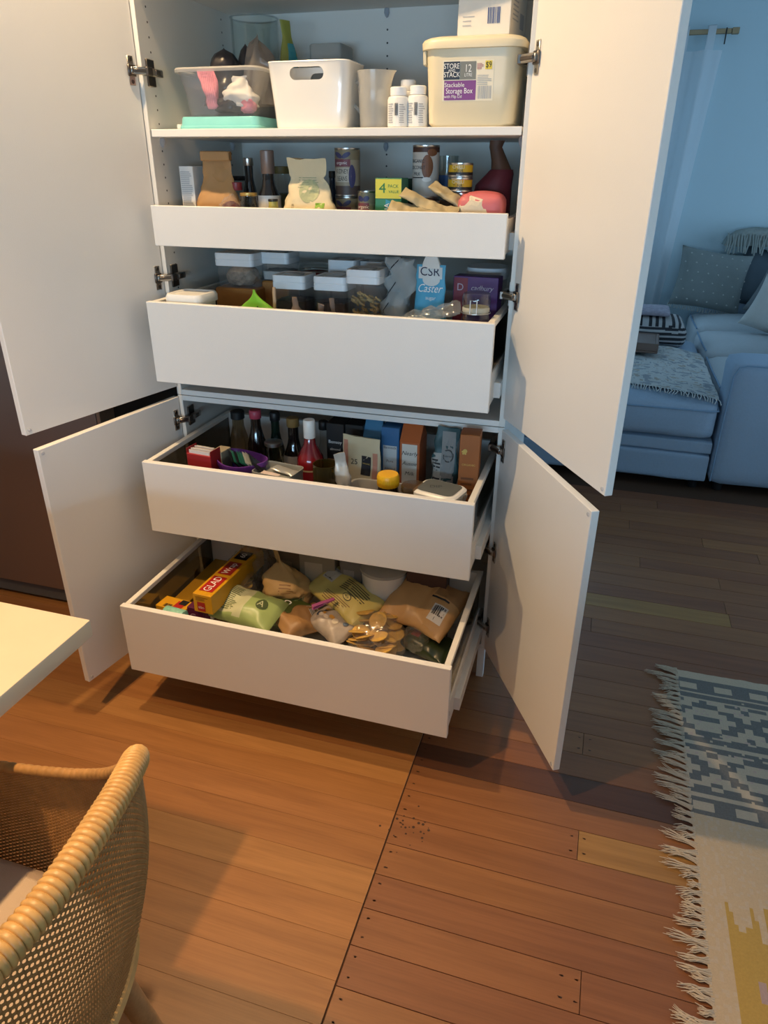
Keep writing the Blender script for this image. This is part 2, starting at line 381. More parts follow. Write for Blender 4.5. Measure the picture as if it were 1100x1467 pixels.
for x, y, pw, lb, cone, bl, *cl in LAMPS: downlight(x, y, pw, lb, cone=cone, blend=bl, **({'col': cl[0]} if cl else {}))

# ================================================================== pantry cabinets
XO, XI, YB = .5, .484, .516
upper = thing('pantry_cabinet', 'tall white upper pantry cabinet with two open doors, a shelf and two pull-out drawers', 'cabinet', (0, 0, .854))
lower = thing('base_cabinet', 'low white pantry base cabinet with two open doors and two deep drawers pulled out', 'cabinet', (0, 0, 0))
UZ = .854
def cp(name, parent, g, m=M_carc, dz=0., smooth=0): return O(name, lift(g, -dz), m, parent, smooth=smooth)
for sx in (-1, 1):
    a, b = sorted((sx*XI, sx*XO))
    cp('side_panel', upper, g_rbox(a, b, 0, YB+.014, .854, 2.40, .0008), dz=UZ)
    cp('side_panel', lower, g_rbox(a, b, 0, YB+.014, .118, .852, .0008))
cp('back_panel', upper, g_box(-XI, XI, YB, YB+.012, .854, 2.40), dz=UZ); cp('back_panel', lower, g_box(-XI, XI, YB, YB+.012, .118, .852))
cp('bottom_panel', upper, g_rbox(-XI, XI, 0, YB, .854, .870, .0008), M_white, dz=UZ)
cp('top_panel', upper, g_rbox(-XI, XI, 0, YB, 2.384, 2.40, .0008), dz=UZ)
cp('fixed_shelf', upper, g_rbox(-XI, XI, .002, YB, 1.890, 1.906, .0008), dz=UZ)
cp('shelf', upper, g_rbox(-.481, .481, .002, YB-.002, 1.549, 1.567, .0012), M_white, dz=UZ)
cp('top_panel', lower, g_rbox(-XI, XI, 0, YB, .836, .852, .0008), M_white); cp('bottom_panel', lower, g_rbox(-XI, XI, 0, YB, .118, .134, .0008))
for sx in (-1, 1):
    for yy in (.02, .46): cp('foot', lower, g_rbox(sx*.485-.011, sx*.485+.011, yy-.011, yy+.011, 0, .118, .001), M_white)
M_hole = mat('drilled_hole', (.02, .018, .015), .8)
hl = []
for k in range(-22, 27):
    z = 1.581+.0322*k
    if not (.92 < z < 2.3) or abs(z-1.558) < .012: continue
    for sx in (-1, 1):
        for yy in (.048, .44): hl.append(xf(g_lathe([(.0004, 0), (.0027, 0)], 8, False, False), Matrix.Translation((sx*(XI-.0004), yy, z-UZ)) @ Matrix.Rotation(pi/2, 4, 'Y')))
    hl.append(xf(g_lathe([(.0004, 0), (.0027, 0)], 8, False, False), Matrix.Translation((.008, YB-.0004, z-UZ)) @ Matrix.Rotation(pi/2, 4, 'X')))
O('pin_holes', hl, M_hole, upper, smooth=0)['kind'] = 'stuff'
M_pin = clear('clear_pin', (.85, .88, .95), .4, haze=.4)
for (x, y) in ((-.478, .045), (.478, .045), (-.478, .44), (.478, .44), (.008, .508)):
    O('shelf_support', g_lathe([(.003, -.0), (.007, -.002), (.008, -.012), (.005, -.02), (.0015, -.024)], 12), M_pin, upper, (x, y, 1.549-UZ))
for (x) in (.008,):
    O('shelf_support', g_lathe([(.003, -.0), (.007, -.002), (.008, -.012), (.005, -.02), (.0015, -.024)], 12), M_pin, upper, (x, .508, 1.89-UZ))

# doors with hinges
HX, HY, LD, TD = .4945, -.0045, .513, .018
def hinge(door, side, zc, M):
    """cup plate on the door face and jointed arm to the mounting plate on the side panel (world coordinates -> door)"""
    Mi = M.inverted(); sx = side; gs = []
    def loc(g, s): gs.append((g[0], g[1], s))
    yin = -1 if side > 0 else 1                       # local side of the inner face
    def B(x0, x1, y0, y1, z0, z1, s, r=.0015):
        a, b = sorted((yin*y0, yin*y1)); loc(g_rbox(x0, x1, a, b, zc-M.translation.z+z0, zc-M.translation.z+z1, r), s)
    B(.014, .032, 0, .0035, -.032, .032, 0, .001)
    B(.012, .036, .002, .008, -.013, .013, 1)
    B(.016, .030, .006, .012, -.008, .008, 0)
    for zz in (-.024, .024): loc(xf(g_lathe([(.0005, .0045), (.0045, .0045), (.005, .003)], 10, False, False), Matrix.Translation((.023, 0, zc-M.translation.z+zz)) @ Matrix.Rotation(-yin*pi/2, 4, 'X')), 1)
    p0 = M @ Vector((.024, yin*.010, zc-M.translation.z)); p1 = Vector((sx*(XI-.016), -.004, zc)); p2 = Vector((sx*(XI-.014), .062, zc))
    def W(a, b, hw, hz, s):
        d = (b-a); L = d.length; d.normalize(); n = Vector((-d.y, d.x, 0))
        mm = Matrix(((d.x, n.x, 0, a.x), (d.y, n.y, 0, a.y), (0, 0, 1, a.z), (0, 0, 0, 1)))
        loc(xf(g_rbox(0, L, -hw, hw, -hz, hz, .0012), Mi @ mm), s)
    W(p0, p1, .0045, .0085, 0); W(p0+Vector((0, 0, .0)), p1, .006, .004, 1); W(p1+Vector((0, -.006, 0)), p1+Vector((0, .016, 0)), .0075, .0095, 1)
    W(p1+Vector((0, .008, 0)), p2, .0065, .0085, 0); W(p1+Vector((0, .03, 0)), p1+Vector((0, .05, 0)), .0085, .006, 1)
    q0 = Vector((sx*(XI-.002), .028, zc)); 
    for zz in (-.024, .024): W(q0+Vector((0, -.009, zz)), q0+Vector((0, .009, zz)), .0025, .007, 0)
    W(q0+Vector((0, -.011, 0)), q0+Vector((0, .022, 0)), .003, .030, 1)
    O('hinge', gs, [M_nickel, M_dknickel], door)
def make_door(parent, side, ang, z0, z1, hz, oz, label):
    a = radians(ang); d = Vector((-side*cos(a), -sin(a), 0)); th = math.atan2(d.y, d.x)
    y0, y1 = (0, TD) if side > 0 else (-TD, 0)
    dr = O('door', g_rbox(0, LD, y0, y1, 0, z1-z0, .0012), M_white, parent, (side*HX, HY, z0-oz), (0, 0, th), smooth=0); dr['label'] = label
    M = Matrix.Translation((side*HX, HY, z0)) @ Matrix.Rotation(th, 4, 'Z')
    for z in hz: hinge(dr, side, z, M)
    yin = -1 if side > 0 else 1
    for zz in (.012, z1-z0-.012):
        O('bumper', xf(g_lathe([(.005, 0), (.0045, .0015), (.002, .0022)], 12, False, True), Matrix.Translation((LD-.012, 0, zz)) @ Matrix.Rotation(-yin*pi/2, 4, 'X')), M_pin, dr)
make_door(upper, -1, 102.96, .880, 2.39, (1.695, 1.198, 2.25), UZ, 'white upper left door swung open')
make_door(upper, 1, 121.74, .880, 2.39, (1.695, 1.198, 2.25), UZ, 'white upper right door swung open')
make_door(lower, -1, 99.41, .1256, .8484, (.780, .49, .22), 0, 'white lower left door swung open')
make_door(lower, 1, 119.09, .1256, .8484, (.795, .482, .22), 0, 'white lower right door swung open')

# drawers
M_rail = mat('drawer_rail_cream', (.78, .75, .68), .45, var=.01); M_side = mat('drawer_side_metal', (.72, .71, .68), .4, .0, var=.01)
M_dglass = clear('drawer_side_glass', (.50, .47, .40), .25, .08)
DR = {}
def drawer(parent, key, y, zt, zb, oz, depth=.48, low=None):
    wd = .4715; low = low or min(.088, (zt-zb)*.85); zf = zb+.014
    t = O('drawer', g_box(-wd+.016, wd-.016, y+.018, y+depth, zf-.012, zf), M_side, parent, (0, 0, -oz), smooth=0); t['label'] = 'drawer pulled out'
    O('drawer_front', g_rbox(-wd, wd, y, y+.018, zb, zt, .0012), M_white, t, smooth=0)
    O('drawer_back', g_box(-wd+.014, wd-.014, y+depth, y+depth+.014, zb+.01, zt-.004), M_side, t, smooth=0)
    for s in (-1, 1):
        a, b = sorted((s*(wd-.004), s*(wd-.020)))
        O('drawer_side', g_rbox(a, b, y+.018, y+depth+.014, zb+.006, zb+low, .001), M_side, t, smooth=0)
        if zt-zb > .15:
            O('gallery_rail', g_rbox(a, b, y+.018, y+depth+.014, zt-.016, zt-.001, .0015), M_rail, t, smooth=0)
            O('glass_panel', g_box(s*(wd-.011)-.002, s*(wd-.011)+.002, y+.019, y+depth, zb+low, zt-.016), M_dglass, t, smooth=0)
        c, d = sorted((s*(wd-.004), s*(XI)))
        O('runner', g_box(c, d, max(.01, y+.06) if False else y+.10, .47, zb+.012, zb+.052), M_dknickel if s < 0 else M_side, t, smooth=0)
        O('badge', g_box(s*(wd-.0035), s*(wd-.0028), y+.030, y+.038, zb+.045, zb+.058), M_dknickel, t, smooth=0)
    DR[key] = (zf, y)
drawer(upper, 1, -.0591, 1.3873, 1.287, UZ, .46); drawer(upper, 2, -.1369, 1.1521, .9321, UZ)
drawer(lower, 3, -.2597, .7348, .5167, 0); drawer(lower, 4, -.4532, 0.37654, .1548, 0)

# ================================================================== fridge
M_fr = mat('bronze_steel', (.26, .19, .16), .42, .45, var=.05, scale=2)
fr = thing('fridge', 'large dark bronze steel fridge standing left of the pantry', 'fridge', (-1.2, 0, 0))
O('body', g_rbox(-.44, .44, .02, .54, .03, 1.80, .006), mat('fridge_body', (.05, .047, .045), .5), fr, smooth=0)
for a, b in ((-.44, -.157), (-.151, .43)): O('door', g_rbox(a, b, -.055, .016, .075, 1.79, .008, 2), M_fr, fr)
O('edge_strip', g_rbox(.432, .446, -.055, .018, .075, 1.79, .002), M_nickel, fr)
O('base_grille', g_rbox(-.43, .43, -.035, .02, .012, .068, .004), mat('fridge_base', (.09, .095, .10), .5), fr)
for x in (-.4, .4): O('foot', g_lathe([(.02, 0), (.02, .02), (.012, .032)], 12), M_black, fr, (x, .1, 0))

# ================================================================== unseen island block, added to keep daylight off the lower drawers
blocker = thing('daylight_block_island', 'unseen white island block with a stone worktop, added to shade the lower drawers', 'light blocker', (-.2, -2.75, 0))
O('body', g_rbox(-1.55, 1.45, -.32, .32, .08, .89, .003), M_white, blocker, smooth=0); O('plinth', g_box(-1.5, 1.4, -.27, .27, 0, .08), M_black, blocker, smooth=0)
for k in range(5): O('door', g_rbox(-1.54+.6*k, -.955+.6*k, .32, .338, .10, .87, .002), M_white, blocker, smooth=0)
# ================================================================== stone table
O('worktop', g_rbox(-1.6, 1.5, -.36, .36, .89, .92, .003), mat('cream_stone', (.76, .64, .44), .3, var=.06, scale=9, coat=.2), blocker)
tb = thing('dining_table', 'cream stone topped table corner beside the rattan chair', 'table', (-.75, -1.57, 0))
M_stone = mat('cream_stone', (.76, .64, .44), .3, var=.06, scale=9, coat=.2)
O('tabletop', g_rbox(-.65, .655, -.60, .60, .715, .75, .003, 2), M_stone, tb)
O('pedestal', g_rbox(-.14, .14, -.14, .14, .02, .715, .006), W_leg, tb)
O('base_plate', g_rbox(-.28, .28, -.28, .28, 0, .02, .004), W_leg, tb)

# ================================================================== rattan chair
ch = thing('rattan_chair', 'woven rattan tub chair with cane-wrapped rim and beige seat pad', 'chair', (0, -1.48, 0))
YC = -1.48
half_top = [(-.30, .265, .612), (-.18, .272, .615), (-.02, .272, .640), (.09, .270, .672), (.155, .258, .722), (.196, .228, .775), (.228, .13, .797), (.243, 0, .803)]
half_bot = [(-.28, .235, .40), (-.17, .245, .40), (-.03, .247, .40), (.06, .240, .40), (.115, .225, .40), (.150, .19, .40), (.178, .11, .40), (.188, 0, .40)]
full = lambda h: h + [(x, -y, z) for x, y, z in h[-2::-1]]
NT = 260
top = crom(full(half_top), NT); bot = crom(full(half_bot), NT)
def shell(s, t):
    i = s*NT; k = min(int(i), NT-1); f = i-k
    a = top[k].lerp(top[k+1], f); b = bot[k].lerp(bot[k+1], f)
    bulge = .018*sin(pi*t)
    p = b.lerp(a, t); d = (a-b); tg = (top[min(k+1, NT)]-top[max(k-1, 0)]); n = Vector((tg.y, -tg.x, 0)).normalized()
    if n.dot(Vector((p.x+.02, p.y, 0))) < 0: n = -n
    return p + n*bulge, n
def ribbon(pts, nrm, w, th):
    rings = []
    for i, (p, n) in enumerate(zip(pts, nrm)):
        a = pts[max(i-1, 0)]; b = pts[min(i+1, len(pts)-1)]; t = (b-a).normalized(); s = t.cross(n).normalized()
        rings.append([p+s*w, p+n*th, p-s*w, p-n*th])
    return g_loft(rings)
gs = []
ROWS, COLS = 76, 300
for r in range(ROWS):
    t = (r+.5)/ROWS; pts, ns = [], []
    for c in range(0, COLS*2+1):
        p, n = shell(c/(COLS*2), t); pts.append(p+n*(.0016*(1 if ((c//2)+r) % 2 else -1) if c % 2 == 0 else 0)); ns.append(n)
    gs.append(ribbon(pts, ns, .00225, .0010))
for c in range(COLS):
    pts, ns = [], []
    for r in range(ROWS+1):
        p, n = shell((c+.5)/COLS, r/ROWS); pts.append(p+n*(.0014*(1 if (c+r) % 2 else -1))); ns.append(n)
    gs.append(ribbon(pts, ns, .0014, .0009))
M_cane = mat('rattan_weave', (.42, .22, .07), .5, var=.4, scale=60)
M_cane2 = mat('rattan_wrap', (.62, .36, .115), .36, var=.45, scale=38)
sh = O('woven_shell', gs, M_cane, ch, smooth=60); sh['kind'] = 'stuff'
# cane wrap on the rim: thick over the back, slimmer along the arms
def wrap(s0, s1, n, base, depth, per=8):
    path, rad = [], []
    for i in range(n+1):
        s = s0+(s1-s0)*i/n; path.append(shell(s, 1.0)[0]); k = base(s); rad.append(k*(1-depth+depth*abs(sin(pi*i/per))**.6))
    return g_tube(path, rad, 14)
rimk = lambda s: .0085+.0105*(1-min(1, max(0, (abs(s-.5)-.125)/.055))**2)
O('rim_wrap', wrap(.315, .685, 640, rimk, .14), M_cane2, ch, smooth=80)
for a0, a1 in ((0., .316), (.684, 1.)): O('arm_edge', wrap(a0, a1, 260, lambda s: .0085, .12, 6), M_cane, ch, smooth=80)
path = [shell(i/120, .0)[0] for i in range(121)]
O('base_rim', g_tube(path, .012, 8), M_cane2, ch)
pad = [Vector(p) for p in full([(x-.012 if x > 0 else x, y-.016, .42) for x, y, z in half_bot])]
def padring(k, z): return [((p.x+.03)*k-.03, p.y*k, z) for p in crom(pad, 60)]
O('seat_pad', g_loft([padring(.96, .405), padring(1.0, .415), padring(1.0, .452), padring(.985, .464), padring(.93, .471), padring(.5, .475)]), mat('beige_linen', (.58, .46, .34), .9, bump=.4, bscale=600), ch, smooth=50)
for x, y, fx, fy in ((.125, .16, .185, .215), (.125, -.16, .185, -.215), (-.22, .17, -.26, .20), (-.22, -.17, -.26, -.20)):
    O('leg', g_tube([(x, y, .415), (fx, fy, .0)], [.021, .013], 12), W_leg, ch)

# ================================================================== rug
RX0, RX1, RY0, RY1 = 1.097, 2.5, -1.55, .232
rug = thing('woven_rug', 'flat woven cream rug with slate blue diamonds, mustard block and knotted fringe', 'rug', (RX0, RY1, 0))
CS = .0073
nx, ny = int((RX1-RX0)/CS), int((RY1-RY0)/CS)
def rugcol(i, j):
    x, y = i*CS, j*CS*1.0                      # from the fringed top corner
    rj = noise.noise(Vector((i*.9, j*.5, 3)))*.6
    yy = y
    def band(a, b): return a <= yy < b
    if band(0, .034): return 0
    if band(.034, .098):                       # blue band with cream oblongs
        u = ((x+.03) % .10); return 0 if (.035 < u < .088 and .052 < yy < .082) else 1
    if band(.098, .106) or band(.127, .137): return 0
    if band(.106, .127): return 1 if rj > -.35 else 0
    if band(.137, .305):
        v = (yy-.137)/.168; st = round(abs(v-.5)*8)/8; u = ((x+.05) % .235)/.235; k = round(abs(u-.5)*10)/10
        d = st+k
        if d < .12: return 1
        if .36 < d < .56: return 1 if rj > -.42 else 0
        if .78 < d < .93: return 1 if rj > -.3 else 2
        return 2 if rj > .25 else 0
    if band(.305, .322) or band(.338, .352): return 1 if rj > -.35 else 0
    if band(.322, .338): return 0
    if band(.352, .505):
        v = (yy-.352)/.153; st = round(abs(v-.5)*8)/8; u = ((x+.165) % .235)/.235; k = round(abs(u-.5)*10)/10
        d = st+k
        if d < .12: return 1
        if .36 < d < .56: return 1 if rj > -.42 else 0
        if .78 < d < .93: return 1 if rj > -.3 else 0
        return 2 if rj > .25 else 0
    if band(.505, .524): return 1 if rj > -.35 else 0
    if band(.524, .536): return 0
    if band(.536, .598):
        u = ((x+.03) % .10); return 0 if (.035 < u < .088 and .553 < yy < .583) else 1
    if x > .050 and yy > .82:
        jag = .82+.10*abs(noise.noise(Vector((i//2*2.7, 1, 5))))*2+(.03 if (i//3) % 2 else 0)
        if yy > jag:
            if noise.noise(Vector((i//5*1.3, j//6*1.1, 8))) > .38 and x > .09: return 4
            return 3
    return 5 if rj > -.1 else 0
mi, vv, ff = [], [], []
for j in range(ny+1):
    for i in range(nx+1):
        x, y = i*CS, -j*CS; ed = (.004*noise.noise(Vector((i*.2, 0, 1))) if j == 0 else 0)
        vv.append((x+(.003*noise.noise(Vector((0, j*.15, 2))) if i == 0 else 0), y+ed, .006+.0006*noise.noise(Vector((i*.7, j*.7, 0)))+.0015*noise.noise(Vector((x*6, y*6, 4)))))
for j in range(ny):
    for i in range(nx):
        a = j*(nx+1)+i; ff.append((a, a+nx+1, a+nx+2, a+1)); mi.append(rugcol(i, j))
RM = [mat('rug_cream', (.52, .41, .29), .95, var=.12, scale=220, bump=.8, bscale=500), mat('rug_slate', (.155, .145, .13), .95, var=.3, scale=200, bump=.8, bscale=500),
      mat('rug_blush', (.50, .36, .29), .95, var=.12, scale=220, bump=.8, bscale=500), mat('rug_mustard', (.46, .29, .07), .95, var=.15, scale=200, bump=.8, bscale=500),
      mat('rug_mauve', (.42, .29, .27), .95, var=.12, scale=200, bump=.8, bscale=500), mat('rug_oat', (.52, .39, .25), .95, var=.1, scale=220, bump=.8, bscale=500)]
O('weave', (vv, ff, mi), RM, rug, smooth=60)
O('backing', g_box(.002, RX1-RX0-.01, -(RY1-RY0)+.01, -.002, .0005, .0035), RM[0], rug, smooth=0)
M_fringe = mat('fringe_cotton', (.58, .48, .36), .95, var=.12, scale=150)
tv = []
for k in range(9):                              # nine kinds of tassel: strands running off the edge and curling
    rn = random.Random(k+40); gs = []; bend = rn.uniform(-1.1, 1.1) if k % 3 else rn.uniform(-.3, .3); Lm = rn.uniform(.045, .075) if k < 6 else rn.uniform(.03, .045)
    for q in range(9):
        y0 = (q-4)*.0020; pts = []; b2 = bend+rn.uniform(-.35, .35); L = Lm*rn.uniform(.8, 1.1); x, y, a = .004, y0, pi
        for s in range(9):
            pts.append((x, y*(1-.55*sin(pi*min(1, s/5))) if s < 5 else y, .004+.005*sin(pi*s/8)*rn.uniform(.3, 1)+.0015*(q % 3)))
            a += b2/8*(2 if s > 3 else .4); x += cos(a)*L/8; y += sin(a)*L/8
        gs.append(g_tube(pts, [.0013]*6+[.0011, .0009, .0005], 5))
    tv.append(gs)
tmesh = [None]*9; rn = random.Random(9); yy = -.004
while yy > -1.45:
    k = rn.randrange(9) if yy < -.1 else rn.choice((0, 3, 1)) 
    if tmesh[k] is None: o = O('tassel', tv[k], M_fringe, rug, (0, yy, 0), smooth=60); tmesh[k] = o.data
    else:
        o = bpy.data.objects.new('tassel', tmesh[k]); C.objects.link(o); o.parent = rug; o.location = (0, yy, 0)
    o.rotation_euler = (0, 0, rn.uniform(-.25, .25)); o.scale = (rn.uniform(.85, 1.4), 1, 1)
    yy -= rn.uniform(.016, .026)

# ================================================================== sectional sofa
M_sofa = mat('sofa_linen', (.34, .45, .58), .9, var=.07, scale=90, bump=.5, bscale=420)
M_sofa2 = mat('sofa_piping', (.22, .34, .48), .9)
def g_soft(x0, x1, y0, y1, z0, z1, r=.04, crown=.02, seed=0, n=10):
    """upholstered block: rounded box with a crowned top"""
    bm = bmesh.new(); bmesh.ops.create_cube(bm, size=1); bmesh.ops.subdivide_edges(bm, edges=bm.edges[:], cuts=n, use_grid_fill=True)
    sx, sy, sz = x1-x0, y1-y0, z1-z0; out = []
    for v in bm.verts:
        q = Vector((v.co.x*sx, v.co.y*sy, v.co.z*sz)); h = Vector((sx/2-r, sy/2-r, sz/2-r))
        c = Vector([max(-h[i], min(h[i], q[i])) for i in range(3)]); d = q-c
        p = c + (d.normalized()*r if d.length > 1e-6 else d)
        k = (1-(2*v.co.x)**2)*(1-(2*v.co.y)**2)
        p.z += crown*k*(1 if v.co.z > 0 else 0)
        p += Vector((0, -1, 0))*crown*.5*(1-(2*v.co.x)**2)*(1-(2*v.co.z)**2)*(1 if v.co.y < -.49 else 0)
        p += Vector((1, 1, 1))*.004*nz(p, 6, seed)
        out.append((p.x+(x0+x1)/2, p.y+(y0+y1)/2, p.z+(z0+z1)/2))
    bm.verts.index_update(); f = [tuple(v.index for v in q.verts) for q in bm.faces]; bm.free(); return out, f
sf = thing('sectional_sofa', 'pale blue linen sectional sofa with chaise and wide square arm', 'sofa', (1.335, 1.8, 0))
def sp(name, *a, **k): return O(name, g_soft(*a, **k), M_sofa, sf, smooth=60)
sp('chaise_base', -.98, -.006, 0, 1.5, .045, .195, r=.02, crown=0)
sp('chaise_band', -.98, -.008, .004, 1.5, .196, .262, r=.012, crown=0)
cc = sp('chaise_cushion', -.985, -.010, -.012, 1.5, .266, .47, r=.05, crown=.035, n=14)
O('piping', g_tube([(-.975, -.018, .425), (-.5, -.026, .427), (-.05, -.018, .425), (-.02, 0, .425), (-.016, .06, .427), (-.016, 1.4, .427)], .0045, 6), M_sofa2, cc)
ar = sp('arm', .0, .95, .0, .26, .045, .665, r=.035, crown=.008, n=14)
O('piping', g_tube([(.012, .004, .06), (.008, -.006, .3), (.012, .0, .60), (.03, -.004, .645), (.06, -.005, .655), (.9, -.006, .657)], .004, 6), M_sofa2, ar)
sp('seat_base', .0, .95, .265, 2.30, .045, .30, r=.02, crown=0)
M_sofa_lit = mat('sofa_linen_lit', (.50, .55, .58), .9, var=.06, scale=90, bump=.5, bscale=420)  # same linen as the sofa, the paler light on the seat put into its colour
for a in ((.002, .70, .275, 1.02, .305, .475), (.0, .70, 1.03, 1.66, .305, .50), (.0, .70, 1.67, 2.28, .305, .51)): q = O('seat_cushion', g_soft(*a, r=.05, crown=.04, seed=a[2]), M_sofa_lit, sf, smooth=60); O('piping', g_tube([(a[0]+.012, a[2]+.03, a[5]-.012), (a[0]+.006, (a[2]+a[3])/2, a[5]-.008), (a[0]+.012, a[3]-.03, a[5]-.012)], .005, 6), M_sofa2, q)
sp('backrest', .70, .95, .265, 2.30, .30, .80, r=.05, crown=.01); sp('far_arm', .12, .95, 2.30, 2.46, .045, .66, r=.04, crown=.0)
for x, y in ((-.9, .1), (-.06, .06), (.06, .06), (.85, .06), (-.9, 1.4), (.06, 2.3), (.85, 2.3)): O('foot', g_lathe([(.022, 0), (.026, .045)], 12), M_black, sf, (x, y, 0))
def g_scatter(w, h, t, seed=0, n=20):
    def f(sgn):
        def q(a, b):
            u, v = 2*a-1, 2*b-1; th = t/2*((1-u**4)*(1-v**4))**.55
            k = 1-.08*(1-abs(u)**2)*abs(v)**3; kk = 1-.08*(1-abs(v)**2)*abs(u)**3
            return (u*w/2*kk, sgn*(th+.004*nz((u*3, v*3, sgn), 1.3, seed)*(1-max(u*u, v*v))), v*h/2*k)
        return g_sheet(q, n, n)
    return flat([f(1), f(-1)])
def cushion(label, loc, rot, w, h, t, m, tufts=False, fringe=False, seed=0):
    o = thing('scatter_cushion', label, 'cushion', loc, rot=rot, group='cushions on the sofa')
    g = g_scatter(w, h, t, seed); c = O('cover', lift(g, h/2), m, o, smooth=80)
    sf_ = Surf(lift(g, h/2), 'front')
    if tufts:
        gs = []
        for i in range(7):
            for j in range(6):
                a, b = (-.42+.14*i+(.05 if j % 2 else 0))*w, h*(.12+.15*j)
                (pt,), _ = sf_.lay(([(a, b, 0)], []), .0)
                gs.append(xf(s_lump(.007, .004, .006, .3, i+j, 1, flat0=False), Matrix.Translation(pt)))
        O('tufts', gs, mat('tuft_cotton', (.42, .44, .42), .95), o)['kind'] = 'stuff'
    if fringe:
        gs = []; rn = random.Random(4)
        for i in range(40):
            a = -w/2+w*i/39; gs.append(g_tube([(a, 0, .012), (a+rn.uniform(-.006, .006), -.006, -.008), (a+rn.uniform(-.01, .01), -.012, -.022)], .003, 5))
        O('fringe', gs, mat('tuft_cotton', (.42, .44, .42), .95), o)['kind'] = 'stuff'
    return o
M_c1 = mat('cushion_grey_green', (.22, .25, .245), .95, bump=.6, bscale=300); M_c2 = mat('cushion_slate', (.085, .115, .14), .9, bump=.4, bscale=300)
M_c3 = mat('cushion_cream', (.56, .56, .53), .95, bump=.6, bscale=300); M_c4 = mat('cushion_dark', (.16, .18, .19), .95, bump=.4, bscale=300)
cushion('grey green tufted scatter cushion with fringed edge by the lounge wall', (P(1006, 450, y=3.88).x, 3.92, .555), (-.28, .13, .10), .50, .42, .15, M_c1, True, True, 1)
cushion('dark slate blue scatter cushion behind the tufted grey one', (P(1066, 450, y=4.0).x+.07, 4.10, .555), (-.22, .22, .05), .44, .42, .13, M_c2, seed=2)
cushion('charcoal grey scatter cushion between the slate and cream cushions', (P(1105, 462, y=3.62).x, 3.62, .55), (-.28, .30, -.3), .42, .38, .13, M_c4, seed=5)
cushion('cream textured scatter cushion standing nearest the sofa arm', (P(1098, 489, y=3.2).x, 3.2, .535), (-.30, .30, -.3), .40, .33, .15, M_c3, seed=7)
# knitted blanket on the sofa back by the wall
def g_blob_blanket(w, d, h, seed): 
    return g_sheet(lambda a, b: ((a-.5)*w, (b-.5)*d, h*(max(0, 1-(2*a-1)**4)*max(0, 1-(2*b-1)**4))**.5+.012*nz((a*5, b*4, 0), 2, seed)), 28, 16)
kb = thing('knit_blanket', 'chunky grey green knitted blanket folded over the top of the cushions', 'blanket', (P(1100, 365, y=4.15).x, 4.17, .985))
O('fold', lift(g_blob_blanket(.62, .18, .12, 3), 0), mat('knit_wool', (.30, .33, .31), .95, var=.2, scale=50, bump=1., bscale=60), kb, smooth=80)
rn = random.Random(6); gs = []
for i in range(34):
    x = -.30+.6*i/33; gs.append(g_tube([(x, -.085, .07+.02*rn.random()), (x+rn.uniform(-.01, .01), -.10, .03), (x+rn.uniform(-.02, .02), -.10, -.03-.03*rn.random())], .006, 5))
O('fringe', gs, mat('knit_wool', (.30, .33, .31)), kb)['kind'] = 'stuff'
# throw spread over the chaise
def thr(a, b):
    x = -.98+.955*a; y = .02+.28*(1-a)*(1-b)+.98*b; fy = y
    wv = .010*nz((x*7, y*7, 0), 1, 3)+.012*abs(nz((x*4, y*9, 1), 1, 8))
    z = .474+.037*(1-(2*((x+.985)/.975)-1)**2)*(1-(2*((y+.012)/1.512)-1)**2)-.02*max(0, 1-(y+.0)/.05)**2
    return (1.335+x, 1.8+fy+.02*nz((x*5, 0, 0), 1, 2), z+wv+.006)
def thrcol(k, nu):
    i, j = k % nu, k//nu; v = noise.noise(Vector((i*.16, j*.3, 2)))+.35*noise.noise(Vector((i*.5, j*.6, 7)))
    return 1 if v > .22 else 2 if v < -.36 else 0
g = g_sheet(thr, 120, 100)
tw = thing('throw_blanket', 'thin cream and grey patterned throw spread over the sofa chaise', 'blanket', (.85, 2.2, .48))
g = ([(x-.85, y-2.2, z-.48) for x, y, z in g[0]], g[1], [thrcol(k, 120) for k in range(len(g[1]))])
O('cloth', g, [mat('throw_cream', (.52, .54, .53), .95, var=.15), mat('throw_grey', (.30, .33, .36), .95, var=.2), mat('throw_tan', (.40, .36, .31), .95, var=.2)], tw, smooth=80)
gs = []; rn = random.Random(8)
for i in range(70):
    p = Vector(thr(i/69, 0)); gs.append(g_tube([(p.x-.85, p.y-2.2, p.z-.48), (p.x-.85+rn.uniform(-.006, .006), p.y-2.2-.03, p.z-.478), (p.x-.85+rn.uniform(-.012, .012), p.y-2.2-.055, p.z-.488)], .0028, 4))
O('fringe', gs, MATS['throw_cream'], tw)['kind'] = 'stuff'
# wooden tray and striped pouffe cushion on the chaise
tr = thing('wooden_tray', 'low dark brown wooden tray box lying on the throw', 'tray', (.83, 2.62, .535), rz=-.05)
M_tray = mat('walnut_brown', (.16, .10, .075), .45, var=.2, scale=20)
O('base', g_rbox(-.22, .22, -.15, .15, 0, .012, .003), M_tray, tr, smooth=0)
for a in ((-.22, .22, -.15, -.135), (-.22, .22, .135, .15), (-.22, -.205, -.135, .135), (.205, .22, -.135, .135)): O('rim', g_rbox(*a, .012, .055, .003), M_tray, tr, smooth=0)
O('lid', g_rbox(-.204, .204, -.134, .134, .045, .052, .002), M_tray, tr, smooth=0)
po = thing('striped_cushion', 'black and white striped floor cushion lying behind the wooden tray', 'cushion', (.99, 3.08, .475))
g = g_soft(-.24, .24, -.2, .2, 0, .15, r=.06, crown=.03, n=24)
def fc(f): return [sum(g[0][i][k] for i in f)/len(f) for k in range(3)]
g = (g[0], g[1], [int((fc(f)[2]*70 if fc(f)[2] < .13 else fc(f)[0]*45+90)) % 2 for f in g[1]])
O('cover', g, [mat('stripe_black', (.02, .02, .025), .9), mat('stripe_cream', (.40, .40, .40), .9)], po, smooth=60)
